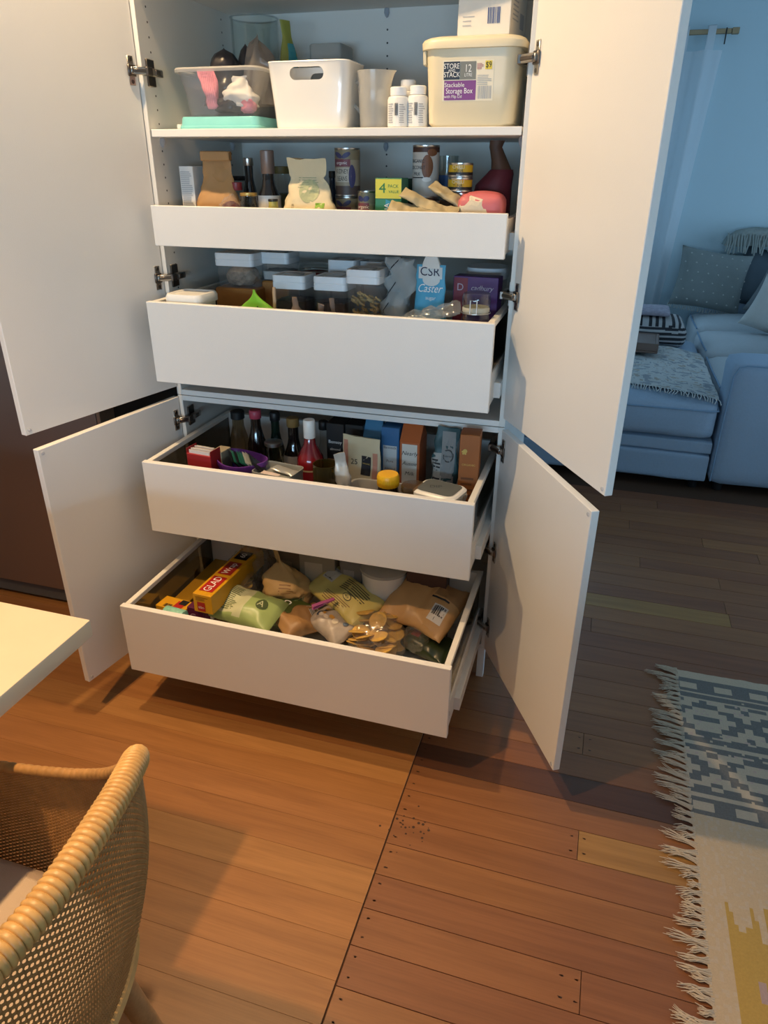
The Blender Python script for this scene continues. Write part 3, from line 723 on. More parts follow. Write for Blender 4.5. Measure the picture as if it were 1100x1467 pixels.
mg = thing('folded_cloth', 'folded mauve grey patterned cloth on the striped cushion', 'cloth', (.95, 3.1, .652))
O('fold', g_soft(-.19, .17, -.13, .13, 0, .035, r=.014, crown=.012, n=10, seed=4), mat('mauve_cloth', (.32, .30, .36), .95, var=.5, scale=45), mg, smooth=60)

# ================================================================== curtain
cr_ = thing('curtain_rod', 'thin brass curtain rod on brackets above the lounge window', 'curtain rod', (0, 4.24, 2.31))
M_brass = mat('aged_brass', (.36, .27, .16), .4, .6)
O('rod', g_rbox(-1.1, 1.29, -.012, .012, -.015, .015, .003), M_brass, cr_, smooth=0)
O('end_cap', g_rbox(1.29, 1.335, -.018, .018, -.019, .019, .003), M_brass, cr_, smooth=0)
for x in (-1.0, 1.255): O('bracket', [g_rbox(x-.006, x+.006, -.012, .06, -.008, .008, .001), g_rbox(x-.004, x+.004, -.014, -.010, -.075, .02, .001)], M_black, cr_, smooth=0)
ct = thing('curtain', 'sheer white tab-top curtain hanging at the edge of the lounge window', 'curtain', (.95, 4.2, 0))
M_sheer = clear('sheer_voile', (.9, .93, .95), .1, .5, haze=.95, hazecol=(.90, .93, .95))
def cur(a, b):
    z = .03+2.17*b; wide = .55+.30*b; x = .14-wide*(1-a)+.16*b*a
    ph = a*26; am = .05*(1-.35*b)
    return (x, am*sin(ph)+.012*sin(ph*2.3+b*2), z)
O('voile', g_sheet(cur, 170, 26), M_sheer, ct, smooth=80)
for i in range(6):
    p = cur((i+.5)/6, 1); q = (p[0], 0, 0)
    O('tab', [g_box(p[0]-.025, p[0]+.025, .016, .018, 2.19, 2.345), g_box(p[0]-.025, p[0]+.025, .060, .062, 2.19, 2.345), g_box(p[0]-.025, p[0]+.025, .016, .062, 2.343, 2.346)], M_sheer, ct, smooth=0)

# ================================================================== packaging helpers
CLR = clear('clear_plastic', (.96, .97, .98), .22, .07, haze=.07, gmax=.4); CLRB = clear('clear_bag_film', (.97, .97, .96), .3, .16, haze=.12, gmax=.3)
GLS = clear('clear_glass', (.88, .91, .90), .28, .04); MILK = clear('milky_plastic', (.86, .86, .84), .25, .15, haze=.5, hazecol=(.78, .78, .76))
M_lid = mat('white_lid', (.80, .82, .84), .35, var=.02); M_pw = mat('white_plastic', (.82, .81, .77), .3, var=.02)
M_gold = mat('gold_cap', (.55, .38, .12), .35, .8); M_tin = mat('tin_metal', (.55, .54, .52), .3, 1.)
def box_item(name, label, cat, x, y, z, w, d, h, m, rz=0., r=.0012, group=None, rot=None):
    """carton with its base at x, y, z; returns (thing, front print surface, top, right)"""
    t = thing(name, label, cat, (x, y, z), rz, group, rot); g = g_rbox(-w/2, w/2, -d/2, d/2, 0, h, r)
    O('carton', g, m, t, smooth=0)
    return t, Surf(g), Surf(g, 'top'), Surf(g, 'right')
def lathe_item(name, label, cat, x, y, z, parts, group=None, rot=None, seg=28):
    """parts: (part name, profile, material)"""
    t = thing(name, label, cat, (x, y, z), 0, group, rot); res = {}
    for nm, prof, m in parts: g = g_lathe(prof, seg); O(nm, g, m, t); res[nm] = Surf(g)
    return t, res
def pouch_item(name, label, cat, x, y, z, m, group=None, rz=0., rot=None, part='pouch', **k):
    t = thing(name, label, cat, (x, y, z), rz, group, rot); g = s_pouch(**k); O(part, g, m, t, smooth=50); return t, Surf(g)
def pillow_item(name, label, cat, loc, rot, m, group=None, part='packet', paint=None, **k):
    t = thing(name, label, cat, loc, group=group, rot=rot); g = s_pillow(**k); lo = zmin(g); g = lift(g, -lo)
    if paint: g = (g[0], g[1], [paint(sum(g[0][i][0] for i in f)/len(f)/k['L'], sum(g[0][i][1] for i in f)/len(f)/k['W']) for f in g[1]])
    O(part, g, m, t, smooth=50); return t, Surf((g[0], g[1]), 'top')
def lump_item(name, label, cat, loc, m, rx, ry, rz, rot=0., group=None, part='film', **k):
    t = thing(name, label, cat, loc, rot, group); g = s_lump(rx, ry, rz, **k); O(part, lift(g, -zmin(g)), m, t, smooth=60); return t

R0 = roots()
# ================================================================== TOP SHELF (z 1.567)
Z = 1.5675
# teal lidded box under the clear tub
x, wd, zt = S(281, 393, 170, .13)
t = thing('food_container', 'flat teal lidded container lying under the clear tub', 'container', (x, .13, Z))
M_teal = mat('teal_plastic', (.22, .60, .58), .3)
O('lid', g_loft([rr(wd, .20, .02, .0), rr(wd, .20, .02, .006), rr(wd*.97, .194, .018, .008), rr(wd*.95, .19, .018, zt-Z-.004), rr(wd*.93, .186, .016, zt-Z)]), M_teal, t)
O('clip', g_rbox(-wd/2-.008, -wd/2+.004, -.09, -.02, 0, .012, .002), mat('pale_plastic', (.62, .66, .64), .4), t); TZ = zt
x, wd, z1 = S(275, 392, 103, .12)
t = thing('clear_tub', 'clear plastic storage tub stuffed with bags, standing on the teal container', 'tub', (x, .13, TZ+.0005))
h = z1-TZ; wb = wd*.80
O('tub', g_loft([rr(wb, .19, .02, 0), rr(wb+.02*.6, .20, .022, h*.5), rr(wd-.012, .215, .025, h-.008), rr(wd, .225, .028, h-.008), rr(wd, .225, .028, h), rr(wd-.012, .213, .024, h), rr(wb+.008, .197, .02, h*.5), rr(wb-.006, .184, .018, .004)], True, True), CLR, t)
O('rim', g_loft([rr(wd+.004, .229, .03, h-.009), rr(wd+.006, .231, .03, h-.003), rr(wd, .225, .028, h+.001), rr(wd-.010, .215, .025, h-.002)], False, False), MILK, t)
tx, tz = x, TZ
M_bin = mat('black_bag', (.02, .018, .022), .3); M_net = mat('pink_net', (.70, .22, .27), .7, var=.4, scale=160)
M_gbag = clear('grey_film', (.62, .56, .50), .3, .2, haze=.35, hazecol=(.55, .50, .45))
def heap(label, u0, u1, v, y, m, ry, sd, name='bin_bag_bundle', peak=.35):
    x, wd, zt = S(u0, u1, v, y); z0 = tz+.03; h = zt-z0; rings = []
    for i in range(13):
        q = i/12; k = (1-.25*q)*(1-q**4)**.5+.02
        rings.append([(wd*.5*k*cos(2*pi*j/26)*(1+.34*nz((cos(2*pi*j/26), sin(2*pi*j/26), q*2.4), 2.1, sd))+.012*q*nz((q, 0, 0), 2, sd), ry*k*sin(2*pi*j/26)*(1+.34*nz((cos(2*pi*j/26), sin(2*pi*j/26), q*2.4), 2.1, sd+3)), h*q*(1+peak*.12*nz((cos(2*pi*j/26), sin(2*pi*j/26), 0), 1.2, sd+5))) for j in range(26)])
    t = thing(name, label, 'bag', (x, y, z0)); O('bag', g_loft(rings), m, t, smooth=45)
heap('crumpled black plastic bag bulging out of the clear tub', 293, 348, 70, .14, M_bin, .05, 2)
heap('second crumpled dark bag at the back of the clear tub', 336, 366, 64, .195, M_bin, .03, 5)
heap('brown-grey see-through plastic bag standing in the clear tub', 345, 396, 58, .14, M_gbag, .045, 9, 'plastic_bag', 1.5)
t, sn = pouch_item('net_bag', 'pink mesh net bag pressed against the front of the clear tub', 'bag', tx-.030, .062, tz+.018, M_net, w=.030, d=.022, h=.088, amp=.004, seed=7, wtop=.05, crimp=.1, lean=(-.018, 0), part='net')
for k in range(-3, 4): ink(t, sn, 'mesh_line', g_sheet(lambda p, q: (.0055*k-.012*p+.0008*q, .01+.072*p, 0), 12, 1), mat('net_dark', (.42, .10, .13), .7), .0012)
pouch_item('paper_bundle', 'white crumpled bag inside the clear tub', 'bag', tx+.042, .08, tz+.02, mat('white_film', (.62, .60, .57), .5), w=.085, d=.05, h=.075, amp=.010, seed=9, wtop=.04, crimp=.05, part='bag')
lump_item('dark_pouch', 'small black pouch at the bottom of the clear tub', 'bag', (tx+.015, .075, tz+.008), M_bin, .05, .03, .02, seed=12, amp=.2)
lump_item('net_bag', 'small red mesh bundle in the bottom corner of the clear tub', 'bag', (tx+.065, .066, tz+.008), M_net, .022, .016, .018, seed=14, amp=.2, part='net')
# tall clear jar behind
a = P(333, 28, y=.40); b = P(395, 28, y=.40)
t = thing('acrylic_jar', 'tall empty clear acrylic cylinder at the back of the top shelf', 'jar', ((a.x+b.x)/2, .40, Z))
R = (b.x-a.x)/2; h = a.z-Z
O('wall', g_lathe([(R, 0), (R, h), (R-.003, h), (R-.003, .006)], 32, True, True), GLS, t); O('rim', g_tube([(R*cos(2*pi*i/40), R*sin(2*pi*i/40), h) for i in range(40)], .0022, 6, True), CLR, t)
# teal and olive packet standing up
a = P(408, 30, y=.33)
t, s = pouch_item('snack_pouch', 'upright teal and olive packet poking up behind the white bin', 'pouch', a.x+.012, .33, Z, mat('olive_foil', (.28, .30, .06), .35), w=.10, d=.05, h=a.z-Z, amp=.004, seed=3, wtop=.03, lean=(-.012, 0), rz=.9)
ink(t, s, 'label', g_sheet(lambda p, q: (-.012+.03*p, .12+.10*q, 0), 6, 10), mat('teal_foil', (.05, .28, .32), .35))
# white handled bin
x, wd, z1 = S(379.5, 498, 86, .03)
h = z1-Z; D = .14
t = thing('storage_bin', 'glossy white plastic bin with an oblong hand hole', 'bin', (x, .03+D/2, Z))
wb = wd*.88
def side(k, off=0.): return wb+(wd-wb)*k+off
outer = [rr(side(0)-.006, D*.86, .018, 0), rr(side(.02), D*.88, .02, .004)]+[rr(side(k), D*(.88+.12*k), .022, h*k) for k in (.3, .6, .97)]+[rr(side(1)+.002, D+.002, .023, h*.985), rr(side(1), D, .022, h), rr(side(1)-.006, D-.006, .02, h), rr(side(.6)-.006, D*.952-.006, .02, h*.6), rr(side(.02)-.006, D*.88-.006, .018, .005)]
# front face is cut for the hand hole: build the wall as a loft without its front strip, then a front with the hole
binobj = O('body', g_loft(outer), mat('glossy_white', (.80, .79, .75), .22, var=.01, coat=.3), t)
hz, hw, hh = h*.815, .044, .0135
cut = O('cutter', g_loft([[(px, yy, hz+pz) for px, pz, _ in rr(hw*2, hh*2, hh*.98, 0, k=6)] for yy in (-.2, .2)]), M_pw)
bo = binobj.modifiers.new('hole', 'BOOLEAN'); bo.operation = 'DIFFERENCE'; bo.object = cut; bo.solver = 'EXACT'
cut.parent = t
bpy.context.view_layer.update()
dg = bpy.context.evaluated_depsgraph_get(); nm = bpy.data.meshes.new_from_object(binobj.evaluated_get(dg)); binobj.modifiers.clear(); binobj.data = nm
nm.shade_smooth(); nm.set_sharp_from_angle(angle=radians(40)); bpy.data.objects.remove(cut)
# grey block added in place of the bin's shadow on the back panel
a = P(450, 66, y=.40); b = P(496, 66, y=.40)
t = thing('bin_shadow_block', 'grey block standing in for the shadow of the white bin on the back panel', 'container', ((a.x+b.x)/2, .41, Z)); hh_ = a.z-Z
O('body', g_loft([rr(.085, .10, .01, 0), rr((b.x-a.x), .11, .012, hh_-.004), rr((b.x-a.x)-.006, .104, .01, hh_)]), mat('bin_shadow_grey', (.34, .35, .33), .5), t)
# measuring jug
x, wd, z1 = S(517, 556, 102, .09)
t = thing('measuring_jug', 'translucent plastic measuring jug between the white bin and the bottles', 'jug', (x, .09, Z)); h = z1-Z
def jr(r, z, sp=0.): return [((r+(sp if abs(2*pi*j/28) < .01 else sp*max(0, cos(2*pi*j/28))**10))*cos(2*pi*j/28), r*sin(2*pi*j/28), z) for j in range(28)]
O('body', g_loft([jr(.034, 0), jr(.036, .004), jr(.040, h*.7), jr(.042, h*.93, .006), jr(.043, h, .014), jr(.040, h, .013), jr(.037, h*.7), jr(.033, .005)]), MILK, t)
O('handle', g_tube([(-.040, .01, h*.85), (-.058, .014, h*.8), (-.060, .014, h*.45), (-.038, .008, h*.3)], .005, 8), MILK, t)
# pill bottles
M_pill = mat('pill_white', (.78, .78, .76), .35); M_fade = mat('grey_ink', (.42, .43, .45), .6)
for (u0, u1, v, yy, lb) in ((556, 586, 125, .06, 'white supplement bottle with barcode label at the front of its row'), (543, 560, 129, .12, 'white supplement bottle tucked beside the measuring jug'), (573, 597, 115, .16, 'taller white supplement bottle at the back of the bottles'), (588, 610, 123, .07, 'white supplement bottle half hidden by the cream storage box')):
    x, wd, z1 = S(u0, u1, v, yy); r = max(.0255, wd/2); h = z1-Z
    t, s = lathe_item('pill_bottle', lb, 'bottle', x, yy, Z, [('bottle', [(r*.9, 0), (r, .003), (r, h*.70), (r*.9, h*.76), (r*.66, h*.79)], M_pill), ('cap', [(r*.72, h*.79), (r*.76, h*.80), (r*.76, h*.98), (r*.70, h)], M_lid)], 'white supplement bottles')
    ink(t, s['bottle'], 'small_print', g_lines(-r*.75, -r*.2, h*.12, h*.62, 9, 3), M_fade); ink(t, s['bottle'], 'small_print', g_lines(r*.35, r*.85, h*.12, h*.6, 9, 5), M_fade)
    ink(t, s['bottle'], 'barcode', g_barcode(-r*.1, r*.25, h*.30, h*.6, 4, 8), M_ink)
# cream storage box
x0, x1 = P(609, 180, y=.035).x, P(733, 180, y=.035).x; zl = P(600, 52, y=.03).z
w0 = x1-x0; xc = (x0+x1)/2; h = zl-Z; D = .215; yc = .03+D/2
t = thing('storage_box', 'cream plastic storage box with a rounded lid and a purple printed label', 'storage box', (xc, yc, Z))
M_cream = mat('cream_plastic', (.74, .66, .47), .35, var=.02); wt = w0*1.07
gb = g_loft([rr(w0-.02, D*.84, .03, 0), rr(w0, D*.9, .034, .008), rr((w0+wt)/2, D*.95, .035, h*.5), rr(wt, D, .036, h*.86)]); O('body', gb, M_cream, t); s = Surf(gb)
O('lid', g_loft([rr(wt, D, .036, h*.855), rr(wt+.020, D+.016, .042, h*.86), rr(wt+.022, D+.018, .043, h*.93), rr(wt+.012, D+.01, .04, h*.965), rr(wt-.005, D-.006, .036, h*.985), rr(wt-.03, D-.03, .03, h)]), M_cream, t)
O('lid_clip', g_rbox(-wt/2-.006, -wt/2+.002, -D/2+.02, -D/2+.07, h*.70, h*.86, .002), M_cream, t)
def at(u, v): p = P(u, v, y=yc-D*.475); return p.x-xc, p.z-Z
def rect(u0, v0, u1, v1, m, nm='label', n=4):
    a, b = at(u0, v0), at(u1, v1); return ink(t, s, nm, g_sheet(lambda p, q: (a[0]+(b[0]-a[0])*p, b[1]+(a[1]-b[1])*q, 0), n, n), m, .0006)
rect(635, 87, 705, 144, mat('label_cream', (.80, .74, .58), .5))
def rect2(u0, v0, u1, v1, m):
    a, b = at(u0, v0), at(u1, v1); return ink(t, s, 'label', g_sheet(lambda p, q: (a[0]+(b[0]-a[0])*p, b[1]+(a[1]-b[1])*q, 0), 4, 4), m, .0011)
rect2(636.5, 89, 658.5, 114, mat('label_navy', (.02, .03, .05), .5)); rect2(660, 88.5, 681.5, 113.5, mat('label_grey', (.19, .20, .18), .5)); rect2(636.5, 116, 680.5, 143, mat('label_purple', (.20, .05, .24), .5)); rect2(696, 87, 705, 99, mat('label_yellow', (.80, .62, .04), .5))
def T(word, u, v, size, m, **k): a = at(u, v); txt(t, s, word, size, a[0], a[1], m, off=.0016, **k)
T('STORE', 647.5, 95.5, .0145, M_wink, sx=.85); T('AND', 647.5, 101.5, .0075, M_wink); T('STACK', 647.5, 107.5, .0145, M_wink, sx=.85)
T('12', 671, 98.5, .021, M_wink, sx=.8); T('LITRE', 671, 107.5, .0095, M_wink, sx=.8); T('Stackable', 651, 122, .0125, M_wink); T('Storage Box', 657.5, 130.5, .0155, mat('bold_white', (.9, .9, .9), .6), sx=.82); T('with Flip Lid', 648.5, 138.5, .0085, M_wink); T('$9', 700.5, 93, .0165, M_ink, sx=.8)
a, b = at(684, 123), at(703, 141); ink(t, s, 'barcode', g_barcode(a[0], b[0], b[1], a[1], 3, 24), M_fade, .0011)
a, b = at(684, 90), at(693, 99); ink(t, s, 'small_print', g_lines(a[0], b[0], b[1], a[1], 5, 2), mat('red_ink', (.5, .2, .18), .6), .0011)
a, b = at(684, 106), at(704, 121); ink(t, s, 'small_print', g_lines(a[0], b[0], b[1], a[1], 6, 2, .35), M_fade, .0011)
BXT = Z+h
# white carton on the storage box
a, b = P(657, 46, y=.06), P(722, 46, y=.06)
wd = .122; t, s, st, sr = box_item('cardboard_carton', 'white cardboard carton with small barcode standing on the storage box', 'carton', a.x+wd/2+.003, .06+.07, BXT+.0005, wd, .14, 1.886-BXT, mat('carton_white', (.74, .70, .62), .6), rz=-.12)
ink(t, s, 'barcode', g_barcode(-wd/2+.070, -wd/2+.100, .022, .052, 9, 14), mat('blue_ink', (.08, .11, .25), .6)); ink(t, s, 'small_print', g_lines(-wd/2+.012, -wd/2+.04, .02, .045, 3, 2, .2), M_fade)
ink(t, sr, 'small_print', g_lines(-.055, .0, .03, .1, 8, 3, .35), M_fade); ink(t, sr, 'label', g_quad(.01, .045, .02, .05), M_fade)

fit(roots()-R0, -.482, .482, -.05, .514); R0 = roots()
# ================================================================== DRAWER 1 (shallow, upper)
Z = DR[1][0]+.0005
def can(name, label, u0, u1, v, y, z, h=None, bands=None, group=None, r=None):
    x, wd, zt = S(u0, u1, v, y); r = r or wd/2; h = h or zt-z
    bands = bands or [(0, 1, M_tin)]
    parts = [('bottom_rim', [(r*.97, 0), (r, .001), (r, .004), (r*.985, .005)], M_tin), ('top_rim', [(r*.985, h-.005), (r, h-.004), (r, h-.0005), (r*.95, h), (r*.93, h-.003)], M_tin)]
    t, s = lathe_item(name, label, 'can', x, y, z, parts, group)
    for k, (p, q, m) in enumerate(bands):
        g = g_lathe([(r*.985, .005+(h-.01)*p), (r*.985, .005+(h-.01)*q)], 28, False, False); O('label', g, m, t)
    return t, Surf(g_lathe([(r*.986, 0), (r*.986, h)], 28, False, False)), r, h
# leaflet box, kraft bag
x, wd, zt = S(254, 274, 238, .06)
t, s, st, sr = box_item('leaflet_box', 'narrow white carton covered in fine print beside the kraft paper bag', 'carton', x, .10, Z, wd, .07, zt-Z, mat('paper_white', (.74, .73, .70), .7), rz=-.05)
ink(t, s, 'small_print', g_lines(-wd*.42, wd*.42, (zt-Z)*.35, (zt-Z)*.94, 22, 4, .5), M_fade)
x, wd, zt = S(271, 331, 217, .05); M_kraft = mat('kraft_paper', (.40, .22, .085), .7, var=.12, scale=14)
t, s = pouch_item('paper_bag', 'brown kraft paper bag with its top folded over', 'bag', x, .075, Z, M_kraft, part='bag', w=wd, d=.085, h=zt-Z, amp=.008, seed=21, wtop=wd*.64, crimp=.22, lean=(.0, .01), rz=.12)
O('folded_top', g_rbox(-wd*.33, wd*.33, -.006, .016, zt-Z-.022, zt-Z+.001, .002), M_kraft, t)
t = lump_item('berry_bag', 'clear bag of dark red dried berries beside the kraft bag', 'bag', (P(330, 290, y=.05).x, .05, Z), mat('dried_berries', (.11, .018, .022), .5, var=.7, scale=120, bump=1, bscale=160), .033, .035, .052, seed=3, amp=.12, part='berries')
O('film', lift(s_lump(.036, .037, .056, .2, 5), .05), CLRB, t, smooth=25)
# bottles and jars
M_dark = mat('dark_liquid', (.012, .008, .007), .12, coat=.6); M_label = mat('label_white', (.70, .68, .64), .5)
def bottle(name, label, u0, u1, v, y, z, body=M_dark, neck=.42, capm=M_black, lab=None, labz=(.18, .45), group=None, shoulder=.62, capk=.10, ztop=None):
    x, wd, zt = S(u0, u1, v, y); r = wd/2; h = zt-z
    t, s = lathe_item(name, label, 'bottle', x, y, z, [('bottle', [(r*.9, 0), (r, .004), (r, h*shoulder*.85), (r*.93, h*shoulder*.93), (r*neck*1.25, h*shoulder*1.1), (r*neck, h*(shoulder*1.1+.08)), (r*neck, h*(1-capk))], body), ('cap', [(r*neck*1.15, h*(1-capk)), (r*neck*1.2, h*(1-capk)+.001), (r*neck*1.2, h*.99), (r*neck*1.05, h)], capm)], group)
    if lab:
        O('label', g_lathe([(r*1.012, h*labz[0]), (r*1.012, h*labz[1])], 28, False, False), lab, t); s['label'] = Surf(g_lathe([(r*1.014, h*labz[0]), (r*1.014, h*labz[1])], 28, False, False))
    return t, s, r, h
bottle('sauce_bottle', 'slim dark bottle with silver cap behind the gold-lidded jar', 345, 365, 226, .16, Z, capm=M_tin, neck=.55, shoulder=.6)
t, s, r, h = bottle('sauce_bottle', 'tall dark sauce bottle with a grey neck wrap and white label', 367, 397, 215, .10, Z, neck=.5, capm=mat('foil_grey', (.22, .17, .15), .4, .4), lab=M_label, labz=(.36, .50), shoulder=.55, capk=.26)
ink(t, s['bottle'], 'lettering', g_lines(-r*.5, r*.5, h*.18, h*.33, 3, 4), M_wink)
def jar(name, label, u0, u1, v, y, z, fill, lid=M_gold, lidh=.014, body=GLS, group=None, fillk=.8, h=None, lab=None):
    x, wd, zt = S(u0, u1, v, y); r = wd/2; h = h or zt-z
    t, s = lathe_item(name, label, 'jar', x, y, z, [('glass', [(r*.9, 0), (r, .004), (r, h*.78), (r*.86, h*.86), (r*.86, h-lidh)], body)] + ([('contents', [(r*.86, .004), (r*.94, .008), (r*.94, h*.74*fillk), (r*.5, h*.76*fillk)], fill)] if fill else []) + [('lid', [(r*.9, h-lidh), (r*.93, h-lidh+.001), (r*.93, h-.001), (r*.86, h)], lid)], group)
    if lab: O('label', g_lathe([(r*1.012, h*.15), (r*1.012, h*.6)], 28, False, False), lab, t)
    return t, s, r, h
jar('spice_jar', 'small dark jar with a gold rimmed lid in front of the bottles', 344, 368, 276, .03, Z, M_dark, lid=M_gold, lidh=.008)
jar('spice_jar', 'jar with a dark red lid behind the berry bag', 331, 346, 261, .09, Z, M_dark, lid=mat('dark_red', (.22, .02, .025), .4), lidh=.02)
jar('spice_jar', 'black topped jar behind the slim dark bottle', 332, 352, 252, .22, Z, M_dark, lid=M_black, lidh=.012)
jar('spice_jar', 'little jar with a mustard label against the paper pouch', 384, 398, 285, .0, Z, mat('mustard_paste', (.35, .26, .05), .5), lid=M_black, lidh=.006, body=mat('mustard_label', (.42, .36, .08), .5))
jar('spice_jar', 'wide olive brown jar in the back behind the paper pouch', 391, 415, 238, .28, Z, mat('olive_fill', (.11, .085, .02), .5), lid=mat('olive_lid', (.13, .10, .03), .5), lidh=.02)
# paper pouch with green print
x, wd, zt = S(399, 475, 227, .03); M_pp = mat('cream_paper', (.66, .56, .36), .7, var=.06)
t, s = pouch_item('paper_pouch', 'cream paper pouch with green print, its torn top leaning left', 'pouch', x, .06, Z, M_pp, w=wd, d=.085, h=zt-Z, amp=.008, seed=33, wtop=wd*.72, crimp=.2, lean=(-.010, .0), rz=.1)
h = zt-Z
ink(t, s, 'print', g_disc(.0, h*.62, .026, .028, 24), mat('sage_ink', (.40, .42, .24), .7)); ink(t, s, 'label', g_sheet(lambda p, q: (.018+.025*p, h*.42+.012*q, 0), 4, 2), mat('green_label', (.22, .40, .04), .6))
ink(t, s, 'small_print', g_lines(-.03, .03, h*.66, h*.8, 5, 3, .3), mat('sage_ink2', (.30, .33, .2), .7)); txt(t, s, '!!', .014, -.042, h*.44, M_ink)
# cans
def beans(u0, u1, v, y, z, lb, top, word, h=None, small=False):
    t, s, r, h = can('food_can', lb, u0, u1, v, y, z, h=h, bands=[(0, .2, mat('can_brown', (.09, .06, .05), .5)), (.2, .78, mat('can_taupe', (.34, .28, .20), .5)), (.78, 1, mat('can_khaki', (.24, .20, .12), .5))], group='bean cans')
    ink(t, s, 'label', g_sheet(lambda p, q: (-r*.82+r*1.35*p, h*.62+h*.15*q, 0), 8, 2), mat('purple_label', top, .5)); ink(t, s, 'label', g_sheet(lambda p, q: (-r*.82+r*1.4*p, h*.30+h*.30*q, 0), 8, 4), mat('label_stone', (.50, .45, .36), .5))
    for k, wd_ in enumerate(word): txt(t, s, wd_, h*.14, -r*.12, h*(.52-.15*k), M_ink, sx=.6, off=.0012)
    txt(t, s, 'organic', h*.09, -r*.15, h*.695, M_wink, off=.0012)
    for a in (-1, 1): ink(t, s, 'leaf_print', ([(p*cos(.5*a)-q*sin(.5*a)+a*r*.32-r*.1, p*sin(.5*a)+q*cos(.5*a)+h*.85, 0) for p, q, _ in g_disc(0, 0, r*.36, h*.05, 14)[0]], g_disc(0, 0, r, h, 14)[1]), mat('leaf_blue', (.05, .05, .14), .5))
    if not small: ink(t, s, 'bean_print', g_disc(r*.62, h*.42, r*.22, h*.24, 18), mat('leaf_blue', (.05, .05, .14), .5))
    return t, h
x, wd, zt0 = S(482, 513, 271, .16)
beans(481, 516, 271, .16, Z, 'bean can with a reddish label under the kidney beans can', (.18, .05, .07), ('BLACK', 'BEANS'), h=.108, small=True)
beans(480, 515, 212, .16, Z+.1085, 'large kidney beans can with purple label stacked on another can', (.12, .09, .26), ('KIDNEY', 'BEANS'))
beans(513, 538, 273, .09, Z, 'smaller bean can with a purple band beside the green multipack box', (.10, .05, .22), ('LENTIL', 'SOUP'), small=True)
bottle('sauce_bottle', 'dark blue bottle hidden between the pouch and the bean cans', 468, 483, 245, .22, Z, body=mat('navy_glass', (.015, .025, .05), .2), neck=.5)
O('lid', g_lathe([(.03, 0), (.031, .002), (.031, .022), (.028, .024)]), mat('red_lid', (.30, .03, .03), .4), thing('jar_lid', 'low dark red lid between the paper pouch and the cans', 'lid', (P(471, 292, y=.06).x, .06, Z+.04)))
O('glass', g_lathe([(.028, 0), (.030, .003), (.030, .04), (.027, .04)]), GLS, bpy.data.objects['jar_lid'])
# green multipack
x, wd, zt = S(537, 575, 255, .04); h = zt-Z
t, s, st, sr = box_item('tuna_multipack', 'green and yellow multipack carton marked with a large 4', 'carton', x, .075, Z, wd, .07, h, mat('carton_green', (.03, .20, .10), .45), rz=.03)
ink(t, s, 'label', g_sheet(lambda p, q: (-wd*.485+wd*.97*p, h*.70+h*.285*q, 0), 1, 1), mat('lime_yellow', (.62, .58, .06), .5)); txt(t, s, '4', .032, -wd*.22, h*.845, mat('green_ink', (.02, .18, .05), .5), sx=1.2, off=.0012)
txt(t, s, 'PACK', .011, wd*.18, h*.88, mat('green_ink', (.02, .18, .05), .5), off=.0012); txt(t, s, 'VALUE', .009, wd*.2, h*.80, mat('green_ink', (.02, .18, .05), .5), off=.0012)
ink(t, s, 'label', g_sheet(lambda p, q: (-wd*.1+wd*.58*p, h*.25+h*.44*q-h*.1*p, 0), 2, 2), mat('carton_teal', (.03, .26, .36), .45)); txt(t, s, 'TUNA', .017, -wd*.05, h*.48, M_wink, rot=pi/2, off=.0014); txt(t, s, 'LIGHT', .015, wd*.22, h*.50, mat('pink_ink', (.62, .12, .2), .5), rot=pi/2, off=.0014); ink(t, s, 'seal', g_disc(-wd*.36, h*.46, .007), mat('red_seal', (.5, .04, .03), .5), .0014)
x, wd, zt = S(574, 593, 256, .20); box_item('stock_carton', 'dark green carton behind the multipack', 'carton', x, .22, Z, wd+.015, .06, zt-Z, mat('bottle_green', (.012, .045, .025), .5))
# coconut milk
t, s, r, h = can('food_can', 'plain lower can under the coconut milk', 592, 630, 272, .14, Z, h=.108, bands=[(0, 1, mat('can_white', (.56, .53, .48), .5))], group='coconut milk cans')
t, s, r, h = can('food_can', 'white and brown coconut milk can stacked on another can', 592, 630, 208, .14, Z+.1085, bands=[(0, .9, mat('can_white', (.56, .53, .48), .5)), (.9, 1, mat('can_brownband', (.07, .03, .02), .5))], group='coconut milk cans')
ink(t, s, 'coconut_print', g_disc(r*.32, h*.60, r*.40, h*.22, 22), mat('coconut_brown', (.20, .075, .03), .5)); ink(t, s, 'coconut_print', g_disc(r*.30, h*.36, r*.32, h*.045, 16), mat('coconut_white', (.78, .75, .70), .5), .0011); ink(t, s, 'coconut_print', g_disc(r*.62, h*.86, r*.3, h*.07, 16), mat('coconut_brown', (.20, .075, .03), .5), .0011)
for k, q in enumerate(('ORGANIC', 'COCONUT', 'MILK')): txt(t, s, q, .0115, -r*.45, h*(.70-.12*k), M_ink, sx=.75, off=.0012)
ink(t, s, 'rule', g_sheet(lambda p, q: (-r*.85+r*.9*p, h*.385+.0025*q, 0), 6, 1), M_ink)
# water glass
x, wd, zt = S(629, 650, 223, .22); R = .03
t = thing('drinking_glass', 'tall clear drinking glass with a blue mark behind the yellow cans', 'glass', (x, .24, Z+.10))
O('wall', g_lathe([(R*.8, 0), (R*.85, .003), (R, zt-Z-.10), (R-.0015, zt-Z-.10), (R*.78, .006)], 28), GLS, t); O('print', g_loft([[(R*.93*cos(a), R*.93*sin(a), zz) for a in [4.0+.09*i for i in range(12)]] for zz in (.035, .062)], False, False, False), mat('blue_print', (.03, .10, .28), .5), t)
x2, wd2, _ = S(629, 650, 223, .22); O('wall', g_rbox(-.034, .034, -.034, .034, 0, .0995, .002), mat('brown_card', (.20, .13, .08), .7), thing('spice_carton', 'brown carton standing under the drinking glass', 'carton', (x2, .24, Z)))
